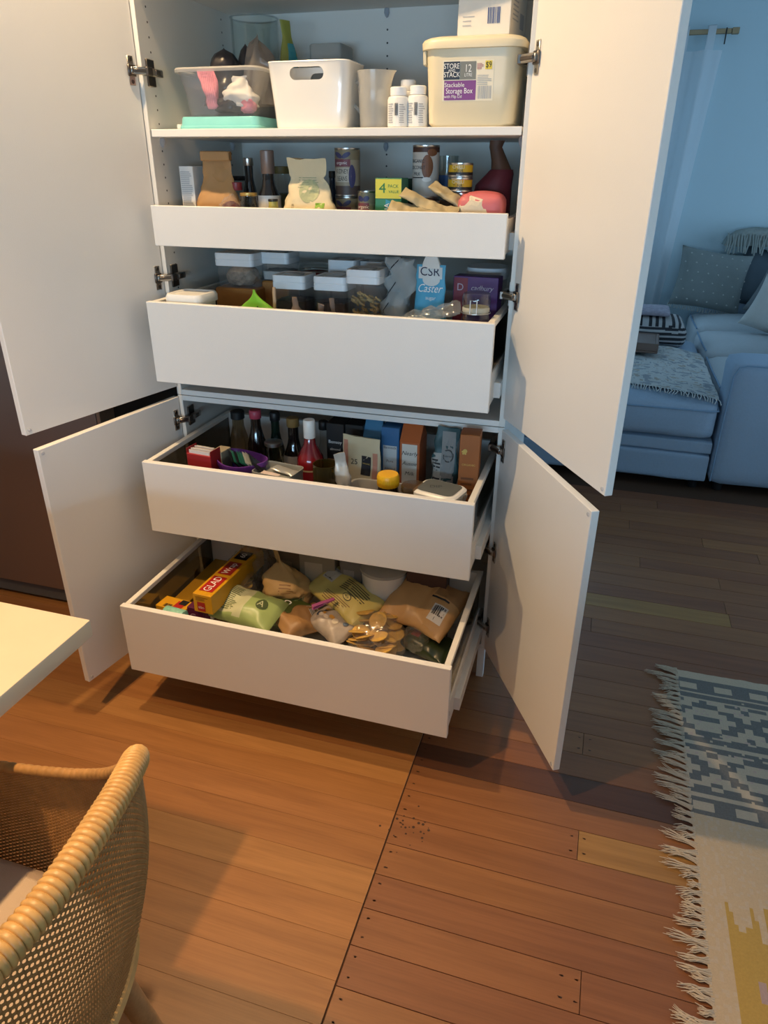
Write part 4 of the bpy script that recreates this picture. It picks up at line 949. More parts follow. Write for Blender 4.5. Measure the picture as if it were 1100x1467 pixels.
# yellow cans on a dark jar
x, wd, zt = S(643, 678, 233, .08); zt2 = P(660, 254, y=.08).z; zt3 = P(660, 275, y=.08).z
M_cy = mat('can_yellow', (.56, .36, .015), .35)
jar('preserve_jar', 'dark green jar under the two yellow cans', 646, 676, 276, .08, Z, mat('olive_dark', (.035, .035, .012), .4), lid=M_tin, lidh=.012, h=zt3-Z-.001)
for zz, zu, lb in ((zt3, zt2, 'lower flat yellow can in the stack on the dark jar'), (zt2, zt, 'topmost flat yellow can in the stack on the dark jar')):
    t, s, r, h = can('food_can', lb, 643, 678, 233, .08, zz, h=zu-zz-.0003, bands=[(0, .30, M_black), (.30, 1, M_cy)], group='flat yellow cans')
    txt(t, s, 'CHILLI', .0105, 0, h*.70, mat('dot_cream', (.72, .66, .5), .5), off=.0012); txt(t, s, 'TUNA', .0085, 0, h*.45, M_ink, off=.0012); txt(t, s, '95g', .006, 0, h*.16, M_wink, off=.0012)
# sachets
M_sach = mat('tan_sachet', (.42, .34, .19), .45, var=.2)
for (u, v, yy, L, Wd, ry, rz, sd, lb) in ((606, 288, .0, .12, .036, .38, -.1, 1, 'tan sachet sloping over the drawer front below the coconut milk'), (648, 282, .03, .13, .036, .50, -.15, 2, 'tan sachet leaning below the yellow cans'), (583, 298, -.01, .09, .05, .12, .1, 3, 'small flat sachet lying behind the drawer front'), (626, 299, -.01, .10, .05, .15, -.1, 4, 'open beige sachet lowest of the sachets')):
    p = P(u, v, y=yy); pillow_item('spice_sachet', lb, 'sachet', (p.x, yy, p.z-.008), (.55, ry, rz), M_sach, 'tan sachets', L=L, W=Wd, T=.011, amp=.0045, seed=sd, freq=24)
t, s, st, sr = box_item('spice_carton', 'low dark carton under the tan sachets', 'carton', P(620, 300, y=.05).x, .05, Z, .16, .06, .045, mat('dark_card', (.03, .025, .022), .6))
# maroon gourd-like bag with twisted neck
a, b = P(713, 200, y=.16), P(725, 243, y=.16); c = P(712, 275, y=.14)
c.x = min(c.x, .393)
t = thing('maroon_bag', 'maroon bag with a tall twisted brown neck reaching up to the shelf', 'bag', (c.x, .16, Z))
zc = lambda p: p.z-Z
def wob(pts, n=18, amp=.12, seed=2):
    rings = []
    for (x, z, rx, ry) in pts: rings.append([(x+rx*cos(2*pi*j/n)*(1+amp*nz((cos(2*pi*j/n), sin(2*pi*j/n), z*12), 1.5, seed)), ry*sin(2*pi*j/n)*(1+amp*nz((cos(2*pi*j/n), sin(2*pi*j/n), z*12), 1.5, seed)), z) for j in range(n)])
    return g_loft(rings)
body = [(0, 0, .045, .045), (0, .02, .052, .05), (.002, .07, .052, .05), (.008, zc(c)+.015, .046, .045), (.022, zc(b)-.01, .034, .034), (.026, zc(b), .028, .028)]
O('body', wob(body), mat('maroon_cloth', (.11, .012, .02), .6, var=.3, scale=18), t)
O('neck', wob([(.026, zc(b)-.004, .026, .024), (.020, zc(b)+.02, .020, .018), (.008, zc(b)+.05, .0165, .015), (a.x-c.x, zc(a)-.002, .019, .015)], amp=.2), mat('neck_brown', (.085, .04, .022), .6, var=.4, scale=30), t)
# pink and white bag
x, wd, zt = S(676, 735, 271, .0); wd = .108; x = .446-wd/2
t = thing('flour_bag', 'pink paper bag with a cream folded end lying in the drawer corner', 'bag', (x, .05, Z))
g = g_soft(-wd/2, wd/2, -.05, .05, 0, zt-Z-.016, r=.018, crown=.008, n=10, seed=5); O('bag', g, mat('pink_paper', (.58, .14, .15), .5, var=.1), t, smooth=60)
s = Surf(g); ink(t, s, 'folded_end', ([(p*1.0-wd*.12, q+(zt-Z)*.60, 0) for p, q, _ in g_disc(0, 0, wd*.34, (zt-Z)*.30, 7)[0]], g_disc(0, 0, 1, 1, 7)[1]), mat('cream_end', (.68, .58, .42), .6), .0015); 

fit(roots()-R0, -.450, .450, -.040, .40); R0 = roots()
# ================================================================== DRAWER 2
Z = DR[2][0]+.0005
def canister(label, u0, u1, vt, y, z, fill=None, fk=.5, d=None, group='clear food canisters with white lids', film=None):
    x, wd, zt = S(u0, u1, vt, y); d = d or wd; h = zt-z; lh = min(.036, h*.4)
    t = thing('food_canister', label, 'canister', (x, y+d/2, z)); t['group'] = group; r = .012
    O('body', g_loft([rr(wd*.90, d*.90, r, 0), rr(wd*.92, d*.92, r, .003), rr(wd*.95, d*.95, r, h-lh)], True, False), CLR, t)
    O('lid', [g_loft([rr(wd*.97, d*.97, r, h-lh), rr(wd, d, r, h-lh+.001), rr(wd, d, r, h-lh*.52), rr(wd*.985, d*.985, r, h-lh*.5), rr(wd*.985, d*.985, r, h-lh*.47), rr(wd*1.0, d*1.0, r, h-lh*.45), rr(wd*1.0, d*1.0, r, h-.004), rr(wd*.98, d*.98, r, h), rr(wd*.86, d*.86, r, h), rr(wd*.84, d*.84, r, h-.003)])], M_lid, t)
    O('push_button', g_loft([rr(wd*.5, d*.5, r, h-.003), rr(wd*.5, d*.5, r, h-.0005), rr(wd*.47, d*.47, r, h+.0005)]), mat('button_grey', (.55, .58, .60), .35), t)
    if fill:
        hh = (h-lh)*fk; g = g_sheet(lambda a, b: ((a-.5)*wd*.88, (b-.5)*d*.88, hh+.006*nz((a*9, b*9, 0), 1, u0)), 10, 10)
        g2 = g_loft([rr(wd*.87, d*.87, r, .003), rr(wd*.90, d*.90, r, hh)], True, False); O('contents', [g, g2], fill, t)
    return t, x, wd, h, d
M_nuts = mat('nut_mix', (.34, .24, .17), .7, var=.7, scale=110, bump=1, bscale=120); M_coco = mat('dark_cocoa', (.05, .022, .012), .7, var=.5, scale=80); M_fl = mat('pale_flour', (.52, .50, .47), .8, var=.15)
M_orb = mat('honey_wood', (.40, .16, .035), .4, var=.3, scale=16)
x, wd, zt = S(308, 366, 413, .10)
box_item('wooden_box', 'honey brown wooden box under the canister of nuts', 'box', x, .16, Z, wd, .12, zt-Z, M_orb, r=.004)
t, cx_, cw, chh, cdd = canister('wide clear canister of nuts standing on the wooden box', 305, 361, 363, .10, zt+.001, None, d=.11)
O('nut_bag', lift(s_lump(cw*.40, .04, .03, .2, 4, 3), .028), M_nuts, t, smooth=25)
x, wd, zt2 = S(372, 410, 403, .16)
box_item('wooden_box', 'second honey brown wooden box under the canister at the back', 'box', x+.005, .20, Z, wd, .08, zt2-Z, M_orb, r=.004)
canister('clear canister with a white bag inside, behind the green pouch', 370, 412, 362, .16, zt2+.001, M_fl, .55)
canister('clear canister of dark cocoa in front of the clip-top jar', 388, 435, 395, .02, Z, M_coco, .86)
canister('clear canister of dark powder left of the pasta canister', 447, 495, 397, .01, Z, M_coco, .86)
canister('clear canister at the back above the dark powder canister', 468, 510, 373, .14, Z, M_fl, .6)
canister('clear canister of grey flour at the back behind the pasta', 514, 548, 375, .16, Z, M_fl, .6)
t, x, wd, h, d = canister('clear canister of curly pasta beside the striped bag', 494, 543, 387, .0, Z, mat('pasta', (.50, .32, .11), .6, var=.25), .66)
rn = random.Random(5); gs = []
for k in range(46):
    cx, cy, cz = rn.uniform(-.36, .36)*wd, rn.uniform(-.40, .25)*d, (h-.036)*rn.uniform(.64, .86); a = rn.uniform(0, 6.3); rr_ = rn.uniform(.006, .010)
    gs.append(g_tube([(cx+rr_*cos(a+q), cy+rr_*sin(a+q)*.6, cz+.004*q*cos(a)) for q in (0, .8, 1.6, 2.4, 3.2)], .0032, 6))
O('pasta_shapes', gs, mat('pasta', (.50, .32, .11)), t)['kind'] = 'stuff'
# clip-top jar with red seal at the back
x, wd, zt = S(425, 470, 378, .22); r = wd/2; h = zt-Z
t, s = lathe_item('cliptop_jar', 'glass clip-top jar with a dark red rubber seal behind the canisters', 'jar', x, .24, Z, [('glass', [(r*.9, 0), (r, .004), (r, h*.8), (r*.9, h*.86)], GLS), ('contents', [(r*.9, .004), (r*.92, h*.6)], M_coco), ('seal', [(r*.92, h*.86), (r*.98, h*.87), (r*.98, h*.90), (r*.92, h*.91)], mat('red_seal', (.25, .03, .03), .5)), ('lid', [(r*.95, h*.91), (r*.97, h*.92), (r*.93, h*.98), (r*.6, h)], GLS)])
O('wire_clip', g_tube([(r*1.0*cos(a), r*1.0*sin(a), h*.93) for a in [i*2*pi/24 for i in range(24)]], .0016, 6, True), M_tin, t)
# white tub front left
x, wd, zt = S(240, 300, 419, -.06)
t = thing('plastic_tub', 'white square plastic tub with a pale lid in the front corner of the drawer', 'tub', (x+.004, -.05, Z)); h = zt-Z
O('tub', g_loft([rr(.085, .085, .014, 0), rr(.10, .10, .016, h-.02)], True, True), M_pw, t)
O('lid', g_loft([rr(.102, .104, .018, h-.026), rr(.112, .114, .02, h-.024), rr(.112, .114, .02, h-.008), rr(.104, .106, .018, h), rr(.09, .092, .016, h), rr(.086, .088, .015, h-.004)]), M_pw, t)
# green pouch, tan pouch, clear bags
p = P(362, 416, y=-.06); gz = p.z-.105
box_item('flat_carton', 'low brown carton under the bright green pouch', 'carton', p.x+.006, -.05, Z, .10, .06, gz-Z-.0005, mat('brown_card', (.20, .13, .08), .7))
t, s = pouch_item('snack_pouch', 'bright green pouch with a pointed top in front of the wooden box', 'pouch', p.x+.006, -.05, gz, mat('leaf_green', (.16, .42, .02), .4), w=.16, d=.04, h=.105, amp=.003, seed=6, wtop=.006, lean=(-.008, 0), crimp=.02, rows=16); txt(t, s, 'A', .02, .006, .058, M_ink)
p = P(388, 412, y=-.05)
pouch_item('snack_pouch', 'slim tan pouch with a twisted point beside the green pouch', 'pouch', p.x, -.04, Z, mat('tan_foil', (.42, .28, .16), .5), w=.045, d=.03, h=p.z-Z, amp=.004, seed=8, wtop=.008, lean=(.004, 0))
M_pecan = clear('nut_bag_film', (.50, .40, .34), .35, .2, haze=.55, hazecol=(.42, .33, .27))
for (u, v, ww, sd, lb) in ((421, 426, .07, 3, 'clear bag of brown nuts slumped in front of the cocoa canister'), (474, 426, .05, 4, 'clear bag of grey crumbs beside the pasta canister'), (458, 436, .03, 6, 'tiny knotted bag between the two nut bags')):
    p = P(u, v, y=-.075); pouch_item('nut_bag', lb, 'bag', p.x+ww*.28, -.075, Z, M_pecan, w=ww, d=.03, h=p.z-Z, amp=.008, seed=sd, wtop=.012, lean=(-ww*.25, 0), part='bag')
# striped crinkled plastic bag
x, wd, zt = S(548, 592, 368, .04); h = zt-Z
t, s = pouch_item('plastic_bag', 'crinkled clear plastic bag with dark stripes next to the blue sugar bag', 'bag', x, .05, Z, clear('crinkle_film', (.88, .9, .9), .35, .14, haze=.6, hazecol=(.80, .83, .83)), part='bag', w=wd, d=.11, h=h, amp=.02, seed=12, wtop=wd*.95, crimp=.05)
O('filling', lift(s_lump(wd*.36, .036, h*.33, .2, 6, 3), h*.34), mat('white_grain', (.56, .54, .51), .7, var=.15), t, smooth=30)
for k, (z0, z1) in enumerate(((.84, 1.0), (.66, .80), (.55, .64))): ink(t, s, 'stripe', g_sheet(lambda p, q: (-wd*.48+wd*(.62-.2*k)*p, h*(z0+(z1-z0)*p)+.004*q, 0), 12, 1), M_ink, .001)
# blue sugar bag
x, wd, zt = S(594, 643, 371, .02); h = zt-Z; M_sug = mat('sugar_blue', (.07, .36, .56), .5, var=.04)
t = thing('sugar_bag', 'light blue paper bag of caster sugar with white lettering', 'bag', (x, .02, Z), rz=-.05)
g = s_pouch(wd, .075, h*.955, amp=.0035, seed=15, wtop=wd*.86, crimp=.05)
O('bag', g, M_sug, t, smooth=50); s = Surf(g)
O('folded_top', g_loft([rr(wd*.55, .012, .003, h*.93), rr(wd*.50, .010, .003, h*.97), rr(wd*.30, .008, .003, h*1.04)]), mat('paper_white', (.74, .73, .70)), t)
zr = lambda v: P(620, v, y=.0).z-Z
ink(t, s, 'label', g_sheet(lambda p, q: (-wd*.36+wd*.70*p, zr(401)+(zr(384)-zr(401))*q, 0), 10, 6), mat('label_pale', (.62, .66, .66), .5), .0015); ink(t, s, 'label', g_disc(.002, zr(402), wd*.26, .016, 20), mat('label_pale', (.62, .66, .66), .5), .0017)
txt(t, s, 'CSR', .030, -.002, zr(391), mat('navy_ink', (.01, .015, .06), .5), sx=1.0, off=.0028); txt(t, s, 'Caster', .028, -.002, zr(415), M_wink, sx=.85, shear=.35, off=.002); txt(t, s, 'sugar', .013, .004, zr(428), M_wink, off=.002)
# wrap lying on the front, clear bag with greens
p = P(618, 446, y=-.075)
pillow_item('plastic_wrap', 'folded clear plastic wrap lying in front of the sugar bag', 'plastic wrap', (p.x, -.06, p.z-.02), (.35, -.28, .1), clear('crinkle_film2', (.85, .87, .87), .4, .1, haze=.14, hazecol=(.8, .82, .82)), L=.15, W=.06, T=.02, amp=.007, seed=5, freq=34)
p = P(668, 452, y=-.09)
t = lump_item('salad_bag', 'clear bag of pale green dried herbs at the foot of the clip-top jar', 'bag', (p.x, -.065, Z+.10), CLRB, .055, .03, .04, seed=7, amp=.3); O('herbs', lift(s_lump(.046, .022, .022, .25, 9, 3), .02), mat('dried_herbs', (.26, .25, .08), .8, var=.4, scale=80), t, smooth=25)
t, s, st, sr = box_item('flat_carton', 'white carton lying flat under the clear wrap and herb bag', 'carton', P(640, 455, y=-.06).x, -.06, Z, .20, .07, .098, mat('paper_white', (.74, .73, .70)))
# red and purple packet
x, wd, zt = S(650, 716, 397, .06); h = zt-Z
t, s, st, sr = box_item('chocolate_packet', 'purple packet with a red end standing behind the small clip-top jar', 'packet', x, .09, Z, wd, .05, h, mat('cad_purple', (.085, .018, .14), .4), rz=-.08)
ink(t, s, 'label', g_sheet(lambda p, q: (-wd*.485+wd*.31*p, h*.5+h*.485*q, 0), 1, 1), mat('wine_red', (.20, .012, .03), .4)); txt(t, s, 'cadbury', h*.065, wd*.14, h*.90, mat('gold_ink', (.5, .42, .5), .5), shear=.3, off=.0012); txt(t, s, 'D', h*.09, -wd*.34, h*.90, mat('gold_ink', (.5, .42, .5), .5), off=.0014)
x, wd, zt = S(664, 724, 384, .16); h = zt-Z
t = thing('lidded_bowl', 'clear bowl with a pale blue-white lid behind the purple packet', 'container', (x, .22, Z))
O('bowl', g_loft([rr(wd*.7, .09, .03, 0), rr(wd*.95, .12, .04, h-.03)], True, False), CLR, t); O('lid', g_loft([rr(wd*.96, .122, .04, h-.032), rr(wd, .126, .042, h-.030), rr(wd, .126, .042, h-.012), rr(wd*.92, .118, .038, h-.002), rr(wd*.8, .1, .034, h)]), M_lid, t)
O('contents', g_loft([rr(wd*.68, .088, .03, .003), rr(wd*.8, .10, .034, h*.5)]), M_coco, t)
# small clip-top jar
x, wd, zt = S(663, 705, 414, -.055); r = wd/2*.98; h = zt-Z
t, s = lathe_item('cliptop_jar', 'squat glass clip-top jar with a wire clasp behind the drawer front', 'jar', x, -.06, Z, [('glass', [(r*.9, 0), (r, .004), (r, h*.74), (r*.88, h*.80)], GLS), ('contents', [(r*.9, .004), (r*.93, .01), (r*.93, h*.66), (r*.4, h*.69)], mat('olive_grain', (.16, .15, .075), .6, var=.5, scale=100)), ('seal', [(r*.90, h*.80), (r*.95, h*.81), (r*.95, h*.84), (r*.90, h*.85)], mat('pale_seal', (.45, .42, .33), .5)), ('lid', [(r*.96, h*.85), (r*.99, h*.86), (r*.99, h*.93), (r*.90, h*.97), (r*.5, h*.985)], GLS)])
O('wire_clip', [g_tube([(r*1.02*cos(a), r*1.02*sin(a), h*.80) for a in [i*2*pi/24 for i in range(24)]], .0014, 6, True), g_tube([(-.008, -r*1.03, h*.80), (-.008, -r*1.06, h*.92), (.008, -r*1.06, h*.92), (.008, -r*1.03, h*.80)], .0014, 6)], M_tin, t)

fit(roots()-R0, -.450, .450, -.118, .342); R0 = roots()
# ================================================================== DRAWER 3
Z = DR[3][0]+.0005
p = P(266, 644, y=-.19); q = P(303, 650, y=-.19); wd = q.x-p.x; h = p.z-Z
t, s, st, sr = box_item('tea_box', 'open red tea box with white sachet tops and a cream name strip', 'carton', (p.x+q.x)/2, -.165, Z, wd, .05, h-.012, mat('tea_red', (.33, .018, .02), .45), rz=-.10)
ink(t, s, 'label', g_sheet(lambda a, b: (-wd*.40+wd*.78*a, h*.48+.018*b, 0), 1, 1), mat('tea_gold', (.50, .42, .24), .5)); txt(t, s, 'STONTATEA', .0125, 0, h*.48+.009, M_ink, sx=.85, off=.0012)
O('side_flap', [g_box(-wd/2, -wd/2+.001, -.024, .024, h-.014, h+.002), g_box(wd/2-.001, wd/2, -.024, .024, h-.014, h+.002)], MATS['tea_red'], t, smooth=0)
for k in range(5): O('tea_sachet', g_box(-wd*.42, wd*.42-.002*k, -.020+.009*k, -.018+.009*k, .02, h-.002+.002*(k % 2)), M_label, t, smooth=0)
x, wd, zt = S(304, 318, 642, -.13)
t, s, st, sr = box_item('tea_box', 'beige tea carton with a black stripe between the red box and the purple basket', 'carton', x+.006, -.12, Z, .035, .05, zt-Z-.005, mat('tea_beige', (.34, .29, .20), .55), rz=-.1); ink(t, s, 'stripe', g_sheet(lambda a, b: (.004+.006*a, .03+(zt-Z-.04)*b, 0), 1, 1), M_ink)
# purple basket
c = P(346, 656, y=-.13); bh = c.z-Z-.004; M_purp = mat('purple_plastic', (.12, .03, .25), .35)
t = thing('oval_basket', 'oval purple plastic basket holding dark tea sachets', 'basket', (c.x, c.y, Z), rz=-.35)
def ov(a, b, z, n=40): return [(a*cos(2*pi*i/n), b*sin(2*pi*i/n), z+.010*abs(cos(2*pi*i/n))**2*(1 if z > .1 else 0)) for i in range(n)]
O('basket', g_loft([ov(.055, .040, 0), ov(.06, .045, .01), ov(.080, .060, bh*.9), ov(.085, .064, bh*.93), ov(.085, .064, bh), ov(.081, .060, bh), ov(.077, .057, bh*.9), ov(.055, .040, .012)]), M_purp, t)
cols = [mat('sachet_black', (.012, .014, .016), .35), mat('sachet_green', (.02, .13, .10), .35), mat('sachet_silver', (.34, .36, .34), .3), mat('sachet_black', (.012, .014, .016))]
for k in range(8):
    lb = ['black tea sachet touching the basket end by the bottles', 'dark green tea sachet next to the endmost black one', 'black tea sachet between two dark green ones', 'dark green tea sachet in the middle of the basket', 'dark green tea sachet leaning on the silver ones', 'silver tea sachet touching a dark green one', 'silver tea sachet touching the outermost black one', 'black tea sachet leaning out of the basket towards the grey tin'][k]
    pillow_item('tea_sachet', lb, 'sachet', (c.x-.020+.012*k, c.y+.012-.005*k, Z+bh-.022+.002*k), (.35, .85, -.35+1.25), cols[[0, 1, 0, 1, 1, 2, 2, 0][k]], 'tea sachets in the purple basket', L=.085, W=.06, T=.008, amp=.0015, seed=k, nu=14, nv=12)
# tin with cards
c = P(398, 672, y=-.165); kt = c.z-Z-.118
t = thing('square_tin', 'low grey square tin of sachets behind the drawer front', 'tin', (c.x, c.y, Z), rz=-.12); M_gt = mat('grey_tin', (.36, .37, .34), .4, .3)
O('tin', g_loft([rr(.115, .085, .012, 0), rr(.120, .09, .014, .112+kt), rr(.124, .094, .015, .113+kt), rr(.124, .094, .015, .118+kt), rr(.118, .088, .013, .118+kt), rr(.115, .085, .012, .100+kt)]), M_gt, t)
tx_, ty_ = c.x, c.y
pillow_item('tea_sachet', 'silver foil sachet lying in the grey tin', 'sachet', (tx_+.012, ty_+.015, Z+.103+kt), (0, .1, -.2), mat('silver_foil', (.60, .60, .56), .3, .5), 'sachets in the grey tin', L=.075, W=.035, T=.012, amp=.003, seed=3, nu=14, nv=12)
pillow_item('tea_sachet', 'pale paper sachet with pink print lying in the grey tin', 'sachet', (tx_-.02, ty_-.018, Z+.103+kt), (.1, 0, -.25), mat('paper_pink', (.66, .55, .50), .5), 'sachets in the grey tin', L=.06, W=.03, T=.006, amp=.001, seed=5, nu=14, nv=12)
# bottles in the back row
bt = 'sauce_bottle'
bottle(bt, 'clear glass bottle with a black cap in the back corner', 326, 353, 588, .10, Z, body=clear('amber_clear', (.62, .54, .42), .3, .05, haze=.1, hazecol=(.4, .3, .15)), neck=.55, shoulder=.66)
bottle(bt, 'black bottle with a pink cap beside the clear bottle', 352, 378, 587, .04, Z, neck=.5, capm=mat('pink_cap', (.48, .06, .10), .4), shoulder=.68, capk=.09)
bottle(bt, 'dark green bottle with black cap in the middle of the bottles', 382, 404, 590, .08, Z, body=mat('green_dark', (.012, .022, .014), .15), neck=.5, shoulder=.62)
jar('spice_jar', 'small clear jar of grey salt in front of the dark green bottle', 379, 404, 632, -.02, Z, mat('grey_salt', (.20, .19, .17), .6), lid=M_tin, lidh=.012)
t, s, r, h = bottle(bt, 'soy sauce bottle with a white label and amber cap', 405, 433, 598, .04, Z, neck=.5, lab=mat('label_soy', (.55, .47, .38), .5), labz=(.28, .58), capm=mat('amber_cap', (.25, .15, .05), .4))
ink(t, s['label'], 'print', g_lines(-r*.5, r*.4, h*.33, h*.52, 4, 3), mat('soy_red', (.35, .06, .04), .5))
t, s, r, h = bottle('tomato_sauce', 'red tomato sauce bottle with a white cap standing tallest in the drawer', 424, 461, 601, -.07, Z, body=mat('tomato_red', (.20, .008, .012), .15, coat=.5), neck=.36, capm=M_pw, lab=mat('tomato_label', (.26, .012, .02), .4), labz=(.24, .54), shoulder=.70, capk=.17)
O('label_edge', g_lathe([(r*1.02, h*.535), (r*1.02, h*.55)], 28, False, False), mat('tea_gold', (.50, .42, .24)), t); txt(t, s['label'], 'Tomato', .014, 0, h*.44, mat('gold_ink2', (.45, .30, .2), .5), off=.0012); txt(t, s['label'], 'SAUCE', .011, 0, h*.36, mat('gold_ink2', (.45, .30, .2), .5), off=.0012)
bottle(bt, 'clear bottle with a black cap right of the tomato sauce', 452, 474, 603, .08, Z, body=GLS, neck=.5)
# candle jar
x, wd, zt = S(449, 483, 664, -.15); r = wd/2; h = zt-Z
lathe_item('candle_jar', 'small olive glass jar beside the white foil packet', 'jar', x, -.15, Z, [('glass', [(r*.9, 0), (r, .004), (r, h), (r*.94, h), (r*.94, .006)], clear('olive_glass', (.42, .34, .12), .3, .06, haze=.15, hazecol=(.25, .2, .06))), ('contents', [(r*.9, .005), (r*.92, h*.55), (r*.3, h*.55)], mat('olive_wax', (.16, .12, .03), .6))])
# long-life cartons
def longlife(u0, u1, v, y, label, m, face=None, words=(), inkm=M_ink, peak=False, d=.065, rz=0., fx=(.12, .08), ft=.96):
    x, wd, zt = S(u0, u1, v, y); h = zt-Z
    t, s, st, sr = box_item('milk_carton', label, 'carton', x, y+d/2, Z, wd, d, h*(.86 if peak else 1), m, rz, group='long-life cartons in the lower drawer')
    if peak: O('gable', g_loft([[(-wd/2, -d/2, h*.86), (wd/2, -d/2, h*.86), (wd/2, d/2, h*.86), (-wd/2, d/2, h*.86)], [(-wd/2, -.003, h), (wd/2, -.003, h), (wd/2, .003, h), (-wd/2, .003, h)]]), m, t, smooth=0)
    if face: ink(t, s, 'label', g_sheet(lambda a, b: (-wd*(.5-fx[0])+wd*(1-2*fx[0])*a, h*fx[1]+h*(ft-fx[1]-.14)*b, 0), 1, 1), face)
    for (tx, sz, px, pz, shr, im) in words: txt(t, s, tx, sz, wd*px, h*pz, im, shear=shr, off=.0013)
    return t, s, wd, h
M_lblk = mat('carton_black', (.014, .013, .013), .45); M_lblue = mat('carton_blue', (.08, .24, .40), .45); M_lor = mat('carton_orange', (.46, .115, .03), .45); M_lw = mat('carton_face', (.66, .64, .58), .5)
t, s, wd, h = longlife(467, 492, 607, .0, 'black carton with white lettering next to the tomato sauce', M_lblk, words=(('Bonsoy', .014, 0, .80, 0, M_wink), ('almond', .011, 0, .72, 0, M_wink))); ink(t, s, 'label', g_sheet(lambda a, b: (-wd*.45+wd*.9*a, h*.25+h*.36*b, 0), 1, 1), mat('carton_peach', (.42, .22, .13), .5))
longlife(494, 520, 609, .01, 'second black carton with white lettering behind the cream pouch', M_lblk, words=(('Bonsoy', .014, 0, .76, 0, M_wink), ('almond', .010, 0, .68, 0, M_wink)))
longlife(520, 545, 606, .01, 'pale blue gable-top milk carton with handwritten lettering', M_lblue, M_lw, (('Nearly', .015, 0, .66, .3, M_ink), ('Milk', .013, 0, .54, .3, mat('brown_ink', (.2, .09, .04), .5))), peak=True, ft=.88)
t, s, wd, h = longlife(546, 572, 613, -.02, 'blue carton with a white face and three dark dots', mat('carton_blue2', (.03, .13, .30), .45), mat('carton_face2', (.58, .60, .60), .5), (('Bannock', .011, 0, .80, 0, M_ink), ('Pure', .011, 0, .66, 0, mat('brown_ink', (.2, .09, .04), .5)), ('Almond', .010, 0, .58, 0, mat('brown_ink', (.2, .09, .04), .5)), ('Barista', .009, 0, .50, 0, mat('brown_ink', (.2, .09, .04), .5))))
for k in (-1, 0, 1): ink(t, s, 'dot', g_disc(k*wd*.25, h*.36, .0046, n=12), M_ink, .0014)
t, s, wd, h = longlife(573, 602, 613, -.03, 'orange gable-top carton with a white face and orange continent shape', M_lor, M_lw, (('Nearly', .017, 0, .75, .3, M_ink), ('Aussie', .016, 0, .65, .3, M_ink), ('Milk', .016, 0, .55, .3, M_ink)), peak=True, ft=.98, d=.085)
au = [(-.5, .1), (-.42, .3), (-.2, .38), (-.1, .5), (.02, .42), (.06, .28), (.16, .3), (.22, .52), (.34, .28), (.5, 0), (.46, -.22), (.3, -.42), (.14, -.36), (.02, -.2), (-.2, -.26), (-.4, -.3)]
ink(t, s, 'continent_print', ([(a*.032, h*.36+b*.026, 0) for a, b in au], [tuple(range(len(au)))]), M_lor, .0014); ink(t, s, 'small_print', g_lines(-wd*.3, wd*.3, h*.1, h*.24, 5, 3, .25), M_fade, .0014)
# grey and teal pouch, brown box
x, wd, zt = S(609, 656, 618, -.06); h = zt-Z
t, s = pouch_item('coffee_pouch', 'grey and dark teal pouch with its printed top folded forward', 'pouch', x, -.02, Z, mat('dark_teal', (.025, .075, .085), .45), w=wd, d=.08, h=h, amp=.007, seed=22, wtop=wd*.7, lean=(.012, 0), rz=.05)
ink(t, s, 'label', g_sheet(lambda a, b: (-wd*.42+wd*.42*a, h*.34+h*.42*b, 0), 6, 8), mat('pouch_grey', (.40, .39, .36), .6)); ink(t, s, 'label', g_sheet(lambda a, b: (-wd*.05+wd*.42*a, h*.5+h*.46*b, 0), 6, 8), mat('pouch_grey2', (.26, .26, .25), .6), .0012)
ink(t, s, 'small_print', g_lines(-wd*.38, -wd*.04, h*.38, h*.72, 11, 3, .45), M_ink, .0012); ink(t, s, 'seal', g_disc(wd*.16, h*.74, .016, .018, 18), mat('seal_dark', (.05, .05, .05), .5), .0018); ink(t, s, 'seal', g_disc(wd*.16, h*.74, .012, .014, 18), mat('pouch_grey2', (.26, .26, .25)), .0024); txt(t, s, 'Roasters', .008, wd*.16, h*.74, M_ink, off=.003)
x, wd, zt = S(663, 692, 624, -.09); h = zt-Z
t, s, st, sr = box_item('tea_box', 'tall orange brown carton against the right side of the drawer', 'carton', x+.004, -.06, Z, wd, .06, h, mat('rust_orange', (.34, .105, .02), .5), rz=.08)
txt(t, s, '✿', .02, -wd*.25, h*.85, mat('gold_ink3', (.6, .42, .1), .5)); txt(t, s, 'ORGANIC', .008, 0, h*.74, mat('gold_ink3', (.6, .42, .1), .5), off=.0012); ink(t, s, 'small_print', g_lines(-wd*.36, wd*.36, h*.2, h*.66, 9, 6, .35), mat('rust_dark', (.16, .05, .012), .5)); ink(t, s, 'label', g_disc(-wd*.22, h*.86, .006), mat('gold_ink3', (.6, .42, .1), .5))
# cream pouch "25"
x, wd, zt = S(485, 540, 631, -.09); h = zt-Z
t, s = pouch_item('tea_pouch', 'cream pouch with a black label and the number 25 in front of the cartons', 'pouch', x, -.06, Z, mat('cream_pouch', (.60, .52, .34), .5, var=.05), w=wd, d=.05, h=h, amp=.004, seed=31, wtop=wd*1.02, crimp=.1, rz=-.12)
ink(t, s, 'label', g_sheet(lambda a, b: (wd*.02+wd*.27*a, h*.60+h*.2*b, 0), 5, 4), M_ink); txt(t, s, '25', .022, -wd*.18, h*.72, M_ink, off=.0014); txt(t, s, 'ORGANIC', .0055, wd*.155, h*.72, mat('gold_ink3', (.6, .42, .1), .5), off=.002); ink(t, s, 'flower_print', g_sheet(lambda a, b: (wd*.34+wd*.13*a, h*.3+h*.55*b, 0), 3, 8), mat('blossom_pink', (.52, .24, .16), .5)); ink(t, s, 'flower_print', g_sheet(lambda a, b: (-wd*.48+wd*.12*a, h*.55+h*.4*b, 0), 3, 8), mat('blossom_pink', (.52, .24, .16), .5))
